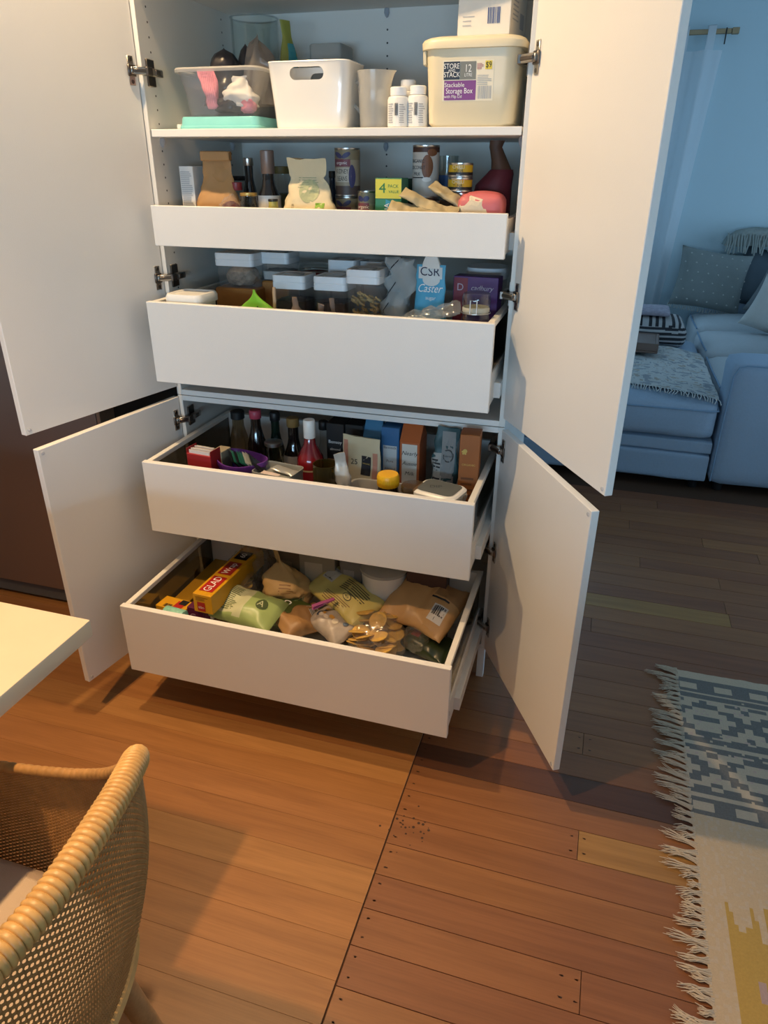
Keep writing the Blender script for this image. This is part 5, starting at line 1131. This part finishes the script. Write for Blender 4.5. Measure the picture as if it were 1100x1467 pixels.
# white foil packet
x, wd, zt = S(474, 506, 650, -.16); h = zt-Z
t, s = pouch_item('foil_packet', 'crumpled white and silver foil packet standing beside the olive jar', 'packet', x+.006, -.15, Z, mat('white_foil', (.62, .60, .54), .35, .2, var=.2, scale=40), w=wd*.8, d=.04, h=h, amp=.008, seed=41, wtop=wd*.5, lean=(-.018, 0), rz=.4)
# tray and things in it
th_ = P(530, 686, y=-.095).z-Z
a = P(510, 690, y=-.10); b = P(672, 704, y=-.10)
tcx, tcy = (a.x+b.x)/2-.004, -.165
t = thing('plastic_tray', 'translucent plastic tray holding jars behind the drawer front', 'tray', (tcx, tcy, Z)); tw_ = b.x-a.x
O('tray', g_loft([rr(tw_*.9, .105, .02, 0), rr(tw_, .13, .028, th_-.004), rr(tw_+.008, .138, .03, th_-.003), rr(tw_+.008, .138, .03, th_), rr(tw_-.006, .124, .026, th_), rr(tw_*.9-.006, .10, .018, .004)]), MILK, t)
ZT = Z+.0045
M_yel = mat('yellow_cap', (.78, .42, .01), .35)
p = P(556, 678, y=-.165); r = .0295; h = p.z-ZT
t, s = lathe_item('spread_jar', 'brown spread jar with a bright yellow screw cap', 'jar', p.x, p.y, ZT, [('glass', [(r*.95, 0), (r*1.04, .01), (r*1.04, h-.055), (r*.92, h-.043), (r*.92, h-.034)], mat('brown_glass', (.035, .014, .006), .15, coat=.4)), ('cap', [(r*.98, h-.034), (r, h-.033), (r, h-.006), (r*.9, h-.001), (r*.3, h)], M_yel)])
O('label', g_lathe([(r*1.05, h-.085), (r*1.05, h-.060)], 28, False, False), M_yel, t)
O('cap_ribs', [xf(g_box(-.0005, .0005, -.0008, .0004, h-.032, h-.010), Matrix.Rotation(2*pi*k/36, 4, 'Z') @ Matrix.Translation((0, -r, 0))) for k in range(36)], M_yel, t, smooth=0)
p = P(523, 704, y=-.165); jr_ = .024; kz = p.z-ZT-.11
lathe_item('spice_jar', 'jar with a black lid low in the left end of the tray', 'jar', p.x, p.y, ZT, [('glass', [(jr_*.95, 0), (jr_, .004), (jr_, .09+kz)], GLS), ('lid', [(jr_, .09+kz), (jr_*1.04, .092+kz), (jr_*1.04, .107+kz), (jr_*.9, .11+kz)], M_black)])
p = P(592, 694, y=-.165); jr_ = .032; kz = p.z-ZT-.118
t, s = lathe_item('spice_jar', 'jar with a flat brown glass lid between the yellow cap and white tub', 'jar', p.x, p.y, ZT, [('glass', [(jr_*.95, 0), (jr_, .004), (jr_, .095+kz), (jr_*.96, .10+kz)], GLS), ('contents', [(jr_*.9, .004), (jr_*.93, .08+kz), (jr_*.2, .08+kz)], mat('brown_spice', (.13, .08, .035), .7)), ('lid', [(jr_*.97, .10+kz), (jr_*1.02, .101+kz), (jr_*1.02, .114+kz), (jr_*.93, .118+kz), (jr_*.4, .118+kz)], clear('brown_lid', (.45, .36, .26), .35, .1, haze=.35, hazecol=(.25, .18, .11)))])
p = P(630, 699, y=-.165); p.z -= .143; ZT2 = p.z
t = thing('dip_tub', 'white dip tub with a grey printed lid resting on the tray', 'tub', (p.x, p.y, ZT2), rz=-.25)
O('tub', g_loft([rr(.085, .065, .014, 0), rr(.112, .088, .02, .125)]), M_pw, t); gl = g_loft([rr(.114, .09, .021, .123), rr(.126, .102, .024, .130), rr(.126, .102, .024, .137), rr(.118, .094, .022, .141), rr(.11, .086, .02, .143)]); O('lid', gl, M_pw, t)
s = Surf(gl, 'top'); gq = rr(.104, .081, .018, 0); ink(t, s, 'label', ([(a, b, 0) for a, b, _ in gq], [tuple(range(len(gq)))]), mat('lid_slate', (.11, .12, .115), .5)); txt(t, s, 'DIP', .022, -.012, .0, mat('lid_dark', (.035, .04, .04), .5), rot=.5, off=.0012)
lump_item('garlic_bag', 'clear bag bunched in the right end of the tray', 'bag', (tcx+tw_*.40, tcy+.02, ZT), CLRB, .022, .035, .05, seed=8, amp=.25)

fit(roots()-R0, -.450, .450, -.240, .219); R0 = roots()
# ================================================================== DRAWER 4
Z = DR[4][0]+.0005
M_glad = mat('glad_yellow', (.66, .33, .012), .4); M_gred = mat('glad_red', (.42, .02, .015), .4); M_gpur = mat('glad_purple', (.10, .012, .05), .45)
# long wrap boxes
def longbox(label, u, v, z, L, wd, hh, m, rz, base):
    p = P(u, v, z=z+hh); return box_item('wrap_box', label, 'carton', p.x, p.y+L/2, z, wd, L, hh, m, rz, group='boxes of kitchen wrap'), p
(t, s, st, sr), p = longbox('long yellow box of kitchen wrap with red panels and white lettering', 292, 853, Z+.146, .31, .062, .062, M_glad, -.05, Z)
ink(t, st, 'panel', g_sheet(lambda a, b: (-.022+.044*a, -.135+.085*b, 0), 1, 1), M_gred); txt(t, st, 'GLAD', .034, 0, -.093, M_wink, rot=pi/2, sx=.9, off=.0012)
ink(t, st, 'panel', g_sheet(lambda a, b: (-.022+.044*a, -.035+.075*b, 0), 1, 1), mat('wrap_red', (.30, .02, .015), .4)); txt(t, st, 'Wrap', .030, 0, .002, M_wink, rot=pi/2, sx=.9, off=.0012)
ink(t, st, 'panel', g_sheet(lambda a, b: (-.022+.044*a, .06+.05*b, 0), 1, 1), M_black); txt(t, st, '60', .026, 0, .085, M_wink, rot=pi/2, off=.0012); ink(t, s, 'panel', g_sheet(lambda a, b: (-.018+.026*a, .006+.03*b, 0), 1, 1), M_gred); txt(t, s, '60m', .011, -.005, .018, M_wink, off=.0012); ink(t, s, 'small_print', g_lines(-.022, .02, .042, .056, 3, 2, .4), mat('glad_ink', (.2, .08, .01), .5))
(t, s, st, sr), p2 = longbox('dark purple box of baking paper under the yellow wrap box', 281, 872, Z+.0865, .30, .055, .058, M_gpur, -.03, Z); txt(t, s, 'Go', .032, .0, .026, mat('mauve_ink', (.45, .30, .42), .5), off=.0012)
box_item('wrap_box', 'plain brown carton at the bottom beneath the wrap boxes', 'carton', p2.x+.002, p2.y+.16, Z, .07, .28, .086, mat('brown_card', (.20, .13, .08)), -.03)
p = P(312, 815, z=Z+.09); box_item('wrap_box', 'yellow wrap box lying deeper along the drawer side', 'carton', p.x-.07, p.y+.02, Z, .055, .28, .10, mat('glad_yellow2', (.50, .27, .02), .45), .0, group='boxes of kitchen wrap')
p = P(352, 800, z=Z+.12); t, s, st, sr = box_item('wrap_box', 'dark maroon box at the back behind the yellow wrap box', 'carton', p.x+.0, p.y+.03, Z, .06, .14, .13, mat('maroon_card', (.12, .015, .02), .5), -.05)
p = P(338, 826, z=Z+.085); t, s, st, sr = box_item('match_box', 'black box with white lettering beside the long yellow wrap box', 'carton', p.x+.008, p.y, Z, .045, .12, .09, M_black, -.05); txt(t, st, 'C', .03, 0, -.03, M_wink)
p = P(236, 862, z=Z+.135); t, s, st, sr = box_item('bag_box', 'small yellow box of food bags in the front left corner', 'carton', p.x, p.y+.0, Z, .10, .055, .135, M_glad, -.1, rot=(0, 0, -.1))
ink(t, st, 'panel', g_sheet(lambda a, b: (.004+.03*a, -.02+.035*b, 0), 1, 1), M_gred); ink(t, st, 'panel', g_sheet(lambda a, b: (.012+.025*a, .0+.024*b, 0), 1, 1), M_black, .0012); ink(t, st, 'barcode', g_barcode(-.026, .0, -.024, -.008, 3, 12), M_ink)
p = P(248, 874, z=Z+.165); t = thing('bag_roll', 'mint green patterned roll lying against the drawer front', 'roll', (p.x, p.y+.006, Z+.126))
O('roll', xf(g_lathe([(.010, -.034), (.018, -.033), (.020, -.03), (.020, .03), (.018, .033), (.010, .034)], 22), Matrix.Translation((0, 0, .02)) @ Matrix.Rotation(-.1, 4, 'Z') @ Matrix.Rotation(pi/2, 4, 'Y')), mat('mint_print', (.25, .55, .42), .5, var=.4, scale=120), t)
O('body', g_rbox(-.045, .045, -.022, .022, 0, .125, .002), mat('brown_card', (.20, .13, .08)), thing('card_box', 'brown box under the mint green roll', 'carton', (p.x, p.y+.006, Z)))
t, s, st, sr = box_item('tissue_pack', 'small white paper packet between purple box and green chip packet', 'packet', P(296, 880, z=Z+.1).x, P(296, 880, z=Z+.1).y+.01, Z, .045, .03, .105, M_label, -.2)
# white divider
a = P(314, 858, z=Z+.11); b = P(347, 818, z=Z+.11)
t = thing('divider_tray', 'thin white plastic divider standing along the drawer', 'divider', (a.x, a.y, Z), rz=math.atan2(b.y-a.y, b.x-a.x)); Ld = (b-a).length
O('panel', g_rbox(0, Ld, -.002, .002, 0, .115, .001), M_pw, t, smooth=0); O('foot', g_rbox(0, Ld, .002, .03, 0, .004, .001), M_pw, t, smooth=0)
# packets: (name,label,u,v,z,L,W,T,rot,mats,paint,seed)
def LP(u, v, z): p = P(u, v, z=Z+z); return (p.x, p.y, Z+z)
M_gch = mat('chip_green', (.34, .44, .16), .35, var=.06); M_gchw = mat('chip_pale', (.56, .58, .36), .35, var=.05)
t, s = pillow_item('chip_packet', 'pale green chip packet lying along the drawer front', 'packet', LP(352, 884, .085), (.15, .06, -.10), [M_gch, M_gchw], paint=lambda u, v: 1 if -.42 < u < .1 and abs(v) < .42 else 0, L=.235, W=.13, T=.075, amp=.006, seed=3)
ink(t, s, 'small_print', g_lines(-.085, -.01, -.045, .04, 14, 4, .45), mat('print_green', (.12, .16, .05), .5)); ink(t, s, 'print', g_disc(.065, 0, .018, .02, 14), mat('print_dark', (.06, .09, .03), .5)); txt(t, s, 'A', .03, .062, 0, M_gchw, off=.0014)
ink(t, s, 'corner', g_sheet(lambda a, b: (-.115+.03*a, .0+.055*b, 0), 3, 4), mat('corner_green', (.05, .22, .03), .4))
# clear bags with chips
t = lump_item('potato_bag', 'clear bag of yellow crisps beside the white divider', 'bag', LP(342, 858, .075), CLRB, .062, .06, .055, seed=3, amp=.2)
gs = []; rn = random.Random(2)
for k in range(16): gs.append(xf(g_lathe([(.0005, 0), (.016, .002), (.021, .006)], 12, False, False), Matrix.Translation((rn.uniform(-.035, .03), rn.uniform(-.04, .02), rn.uniform(.02, .085))) @ Matrix.Rotation(rn.uniform(-.9, .9), 4, 'X') @ Matrix.Rotation(rn.uniform(-.8, .8), 4, 'Y')))
for g in gs: O('crisp', g, mat('crisp_yellow', (.72, .48, .12), .5, var=.2), t)
t = lump_item('plastic_bag', 'crinkled empty clear bag standing up between the crisps and the tan pouch', 'bag', LP(368, 842, .07), clear('crinkle_film3', (.94, .92, .88), .4, .12, haze=.22, hazecol=(.75, .7, .6)), .06, .05, .085, seed=11, amp=.4, freq=2.6)
t = lump_item('orange_bag', 'clear bag with orange pieces at the back of the drawer', 'bag', LP(372, 806, .08), CLRB, .055, .05, .05, seed=6, amp=.25); O('pieces', lift(s_lump(.042, .036, .034, .3, 8, 3), .04), mat('orange_bits', (.45, .22, .06), .6, var=.5, scale=60), t, smooth=25)
# tan twisted pouch
t, s = pouch_item('snack_pouch', 'twisted tan paper pouch with its neck pulled to a point', 'pouch', *LP(412, 858, .10), mat('tan_paper', (.56, .36, .14), .55, var=.12, scale=30), w=.15, d=.10, h=.155, amp=.013, seed=17, wtop=.02, crimp=.06, lean=(-.05, .04), rz=.1)
ink(t, s, 'print', g_sheet(lambda a, b: (-.06+.12*a, .012+.018*b, 0), 8, 3), mat('pouch_green', (.16, .18, .05), .5)); ink(t, s, 'small_print', g_lines(-.01, .045, .05, .08, 4, 3, .3), mat('tan_ink', (.30, .15, .05), .5))
# dark green pouch
t, s = pillow_item('chip_packet', 'dark green chip packet with white lettering under the tan pouch', 'packet', LP(412, 886, .06), (.25, -.1, -.5), mat('deep_green', (.06, .085, .02), .35), L=.16, W=.12, T=.06, amp=.006, seed=9); txt(t, s, 'Co', .05, .0, .01, M_wink, rot=.3); ink(t, s, 'print', g_sheet(lambda a, b: (-.07+.05*a, -.05+.03*b, 0), 3, 3), M_gch)
# brown bag
t, s = pillow_item('bread_bag', 'brown see-through bag lying between the green and colourful packets', 'bag', LP(430, 900, .06), (.2, .1, .9), mat('brown_bread', (.34, .185, .07), .45, var=.25, scale=25), L=.15, W=.10, T=.06, amp=.007, seed=12)
ink(t, s, 'label', g_sheet(lambda a, b: (.02+.04*a, -.03+.05*b, 0), 3, 3), M_label); ink(t, s, 'barcode', g_barcode(.022, .058, -.028, .005, 5, 14), M_ink, .0014)
# yellow bread bag with barcode, pink peg
t, s = pillow_item('wrap_packet', 'pale yellow packet with barcode and oval emblem closed by a pink peg', 'packet', LP(496, 862, .11), (.32, .18, -.50), mat('pale_yellow', (.62, .52, .16), .4, var=.06), L=.235, W=.13, T=.06, amp=.006, seed=14)
ink(t, s, 'label', g_sheet(lambda a, b: (-.095+.045*a, -.005+.05*b, 0), 4, 4), mat('bar_white', (.55, .55, .5), .5)); ink(t, s, 'barcode', g_barcode(-.09, -.055, .0, .04, 7, 14), M_ink, .0014)
ink(t, s, 'small_print', g_lines(-.02, .085, .0, .045, 6, 4, .35), M_ink, .0014); ink(t, s, 'small_print', g_lines(-.04, .06, -.055, -.025, 5, 6, .3), mat('brown_ink', (.2, .09, .04)), .0014); ink(t, s, 'emblem', g_disc(.03, -.012, .014, .011, 18), M_ink, .0014); ink(t, s, 'emblem', g_disc(.03, -.012, .012, .009, 18), MATS['pale_yellow'], .002); txt(t, s, 'eco', .009, .03, -.012, M_ink, off=.0028)
p = LP(463, 864, .165); t = thing('clothes_peg', 'pink plastic peg clipped on the yellow packet', 'peg', p, rot=(.35, -.15, .75)); M_peg = mat('peg_pink', (.55, .13, .32), .4)
for sg in (-1, 1): O('jaw', xf(g_rbox(-.036, .036, -.005, .005, -.002, .002, .0012), Matrix.Translation((0, 0, sg*.004)) @ Matrix.Rotation(sg*.09, 4, 'Y')), M_peg, t)
O('spring', g_tube([(.004+.004*cos(a), -.007+.002*a/3.14, .004*sin(a)) for a in [i*.5 for i in range(26)]], .0009, 5), M_tin, t)
# snack bag with colourful print
t, s = pillow_item('snack_bag', 'small colourful snack bag of trail mix at the drawer front', 'bag', LP(478, 906, .07), (.25, .12, -.6), mat('trail_film', (.42, .36, .30), .35, var=.3, scale=40), L=.14, W=.085, T=.06, amp=.007, seed=19)
rn = random.Random(12)
for k in range(9): ink(t, s, 'print', g_disc(rn.uniform(-.045, .045), rn.uniform(-.025, .025), rn.uniform(.006, .013), rn.uniform(.006, .012), 12), [mat('pr_orange', (.55, .28, .05), .4), mat('pr_blue', (.10, .14, .2), .4), mat('pr_cream', (.62, .54, .42), .4)][k % 3], .0008+.0003*k)
# bag of corn thins
p = LP(540, 905, .10); t = thing('corn_chip_bag', 'clear bag of round golden corn chips', 'bag', (p[0], p[1], Z))
rn = random.Random(21)
M_corn = mat('corn_gold', (.70, .42, .09), .55, var=.35, scale=70, bump=.6, bscale=150)
g = g_lathe([(.0005, .004), (.018, .004), (.027, .002), (.0275, 0), (.026, -.002), (.0005, -.001)], 18, False, False)
base_me = None
for k in range(34):
    x, y = rn.uniform(-.055, .055), rn.uniform(-.055, .06); z = .04+.0135*(k//5)+rn.uniform(0, .014)
    rot = (rn.uniform(-.7, .7), rn.uniform(-.7, .7), rn.uniform(0, 6))
    if base_me is None: o = O('corn_chip', g, M_corn, t, (x, y, z), rot, 50); base_me = o.data
    else: o = bpy.data.objects.new('corn_chip', base_me); C.objects.link(o); o.parent = t; o.location = (x, y, z); o.rotation_euler = rot
O('film', lift(s_lump(.082, .078, .074, .16, 14), .075), CLRB, t, smooth=25)
# big tan bag
t, s = pillow_item('bread_bag', 'large tan bag of flat bread with a barcode label leaning in the drawer corner', 'bag', LP(616, 876, .115), (.40, .10, -.30), [mat('tan_bread', (.58, .34, .14), .4, var=.14, scale=14), mat('tan_dark', (.34, .19, .08), .45, var=.25, scale=26)], paint=lambda u, v: 1 if (u > .12 and v > .12) else 0, L=.215, W=.185, T=.07, amp=.008, seed=24)
ink(t, s, 'label', g_sheet(lambda a, b: (.040+.045*a, -.055+.055*b, 0), 4, 4), M_label); ink(t, s, 'barcode', g_barcode(.044, .081, -.034, -.004, 6, 14), M_ink, .0014); txt(t, s, '1', .014, .06, -.045, M_ink, off=.0014); ink(t, s, 'print', g_lines(.02, .10, .015, .022, 1, 2, .8), M_ink, .0012)
lump_item('plastic_bag', 'crumpled clear film under the front corner of the big tan bag', 'bag', LP(596, 928, .04), clear('crinkle_film4', (.94, .94, .92), .4, .1, haze=.12, hazecol=(.7, .68, .6)), .036, .034, .04, seed=16, amp=.3, freq=2.6)
t, s = pillow_item('chip_packet', 'dark green foil packet low in the front right corner', 'packet', LP(612, 932, .02), (.1, .05, -.3), mat('forest_foil', (.03, .05, .018), .3), L=.16, W=.10, T=.05, amp=.006, seed=27); ink(t, s, 'print', g_sheet(lambda a, b: (-.06+.04*a, -.02+.03*b, 0), 3, 3), mat('pr_red', (.35, .06, .05), .4))
pillow_item('chip_packet', 'dark brown packet under the colourful snack bag', 'packet', LP(520, 915, .0), (0, 0, -.2), mat('brown_foil', (.05, .03, .02), .4), L=.2, W=.12, T=.03, amp=.004, seed=28)
pillow_item('chip_packet', 'dull dark packet at the bottom right under the big tan bag', 'packet', LP(600, 880, .0), (0, 0, .1), mat('dull_foil', (.045, .035, .03), .4), L=.24, W=.18, T=.05, amp=.004, seed=29)
pillow_item('chip_packet', 'dark olive packet in the bottom behind the green chip packet', 'packet', LP(400, 880, .0), (0, 0, .1), mat('olive_foil2', (.07, .06, .02), .4), L=.22, W=.14, T=.05, amp=.004, seed=30)
# back row boxes
yb = -.07
for (u0, u1, v, dd, col, lb, rzz) in ((428, 478, 792, .05, (.30, .26, .19), 'beige carton in the back row behind the yellow packet', .05), (487, 518, 803, .05, (.19, .18, .17), 'grey carton in the back row beside the white tub', .0), (395, 430, 790, .05, (.16, .11, .06), 'brown carton in the back row behind the tan pouch', -.05)):
    x, wd, zt = S(u0, u1, v, yb); t, s, st, sr = box_item('dry_goods_carton', lb, 'carton', x, yb+dd/2, Z, wd, dd, zt-Z, mat('card%d' % u0, col, .55), rzz, group='cartons at the back of the bottom drawer')
    ink(t, s, 'label', g_sheet(lambda a, b: (-wd*.35+wd*.5*a, (zt-Z)*.55+(zt-Z)*.3*b, 0), 1, 1), mat('cardl%d' % u0, tuple(c*1.6 for c in col), .5))
x, wd, zt = S(517, 582, 812, -.06); t = thing('plastic_tub', 'large milky white tub at the back of the bottom drawer', 'tub', (x, -.02, Z)); r = wd/2
O('tub', g_lathe([(r*.85, 0), (r*.98, zt-Z-.012), (r*.99, zt-Z-.010)], 28), M_pw, t); O('lid', g_lathe([(r, zt-Z-.012), (r*1.04, zt-Z-.011), (r*1.04, zt-Z-.002), (r*.98, zt-Z), (r*.3, zt-Z)], 28), MILK, t)
t = lump_item('plastic_bag', 'knotted clear bag beside the white tub at the back', 'bag', LP(566, 838, .06), CLRB, .045, .04, .05, seed=18, amp=.35, freq=2.4)
x, wd, zt = S(582, 640, 815, -.08); t, s, st, sr = box_item('dry_goods_carton', 'dark brown carton behind the big tan bag', 'carton', x, -.05, Z, wd, .05, zt-Z, mat('card_dark', (.07, .03, .022), .5), 0., group='cartons at the back of the bottom drawer')

fit(roots()-R0, -.450, .450, -.434, .026)
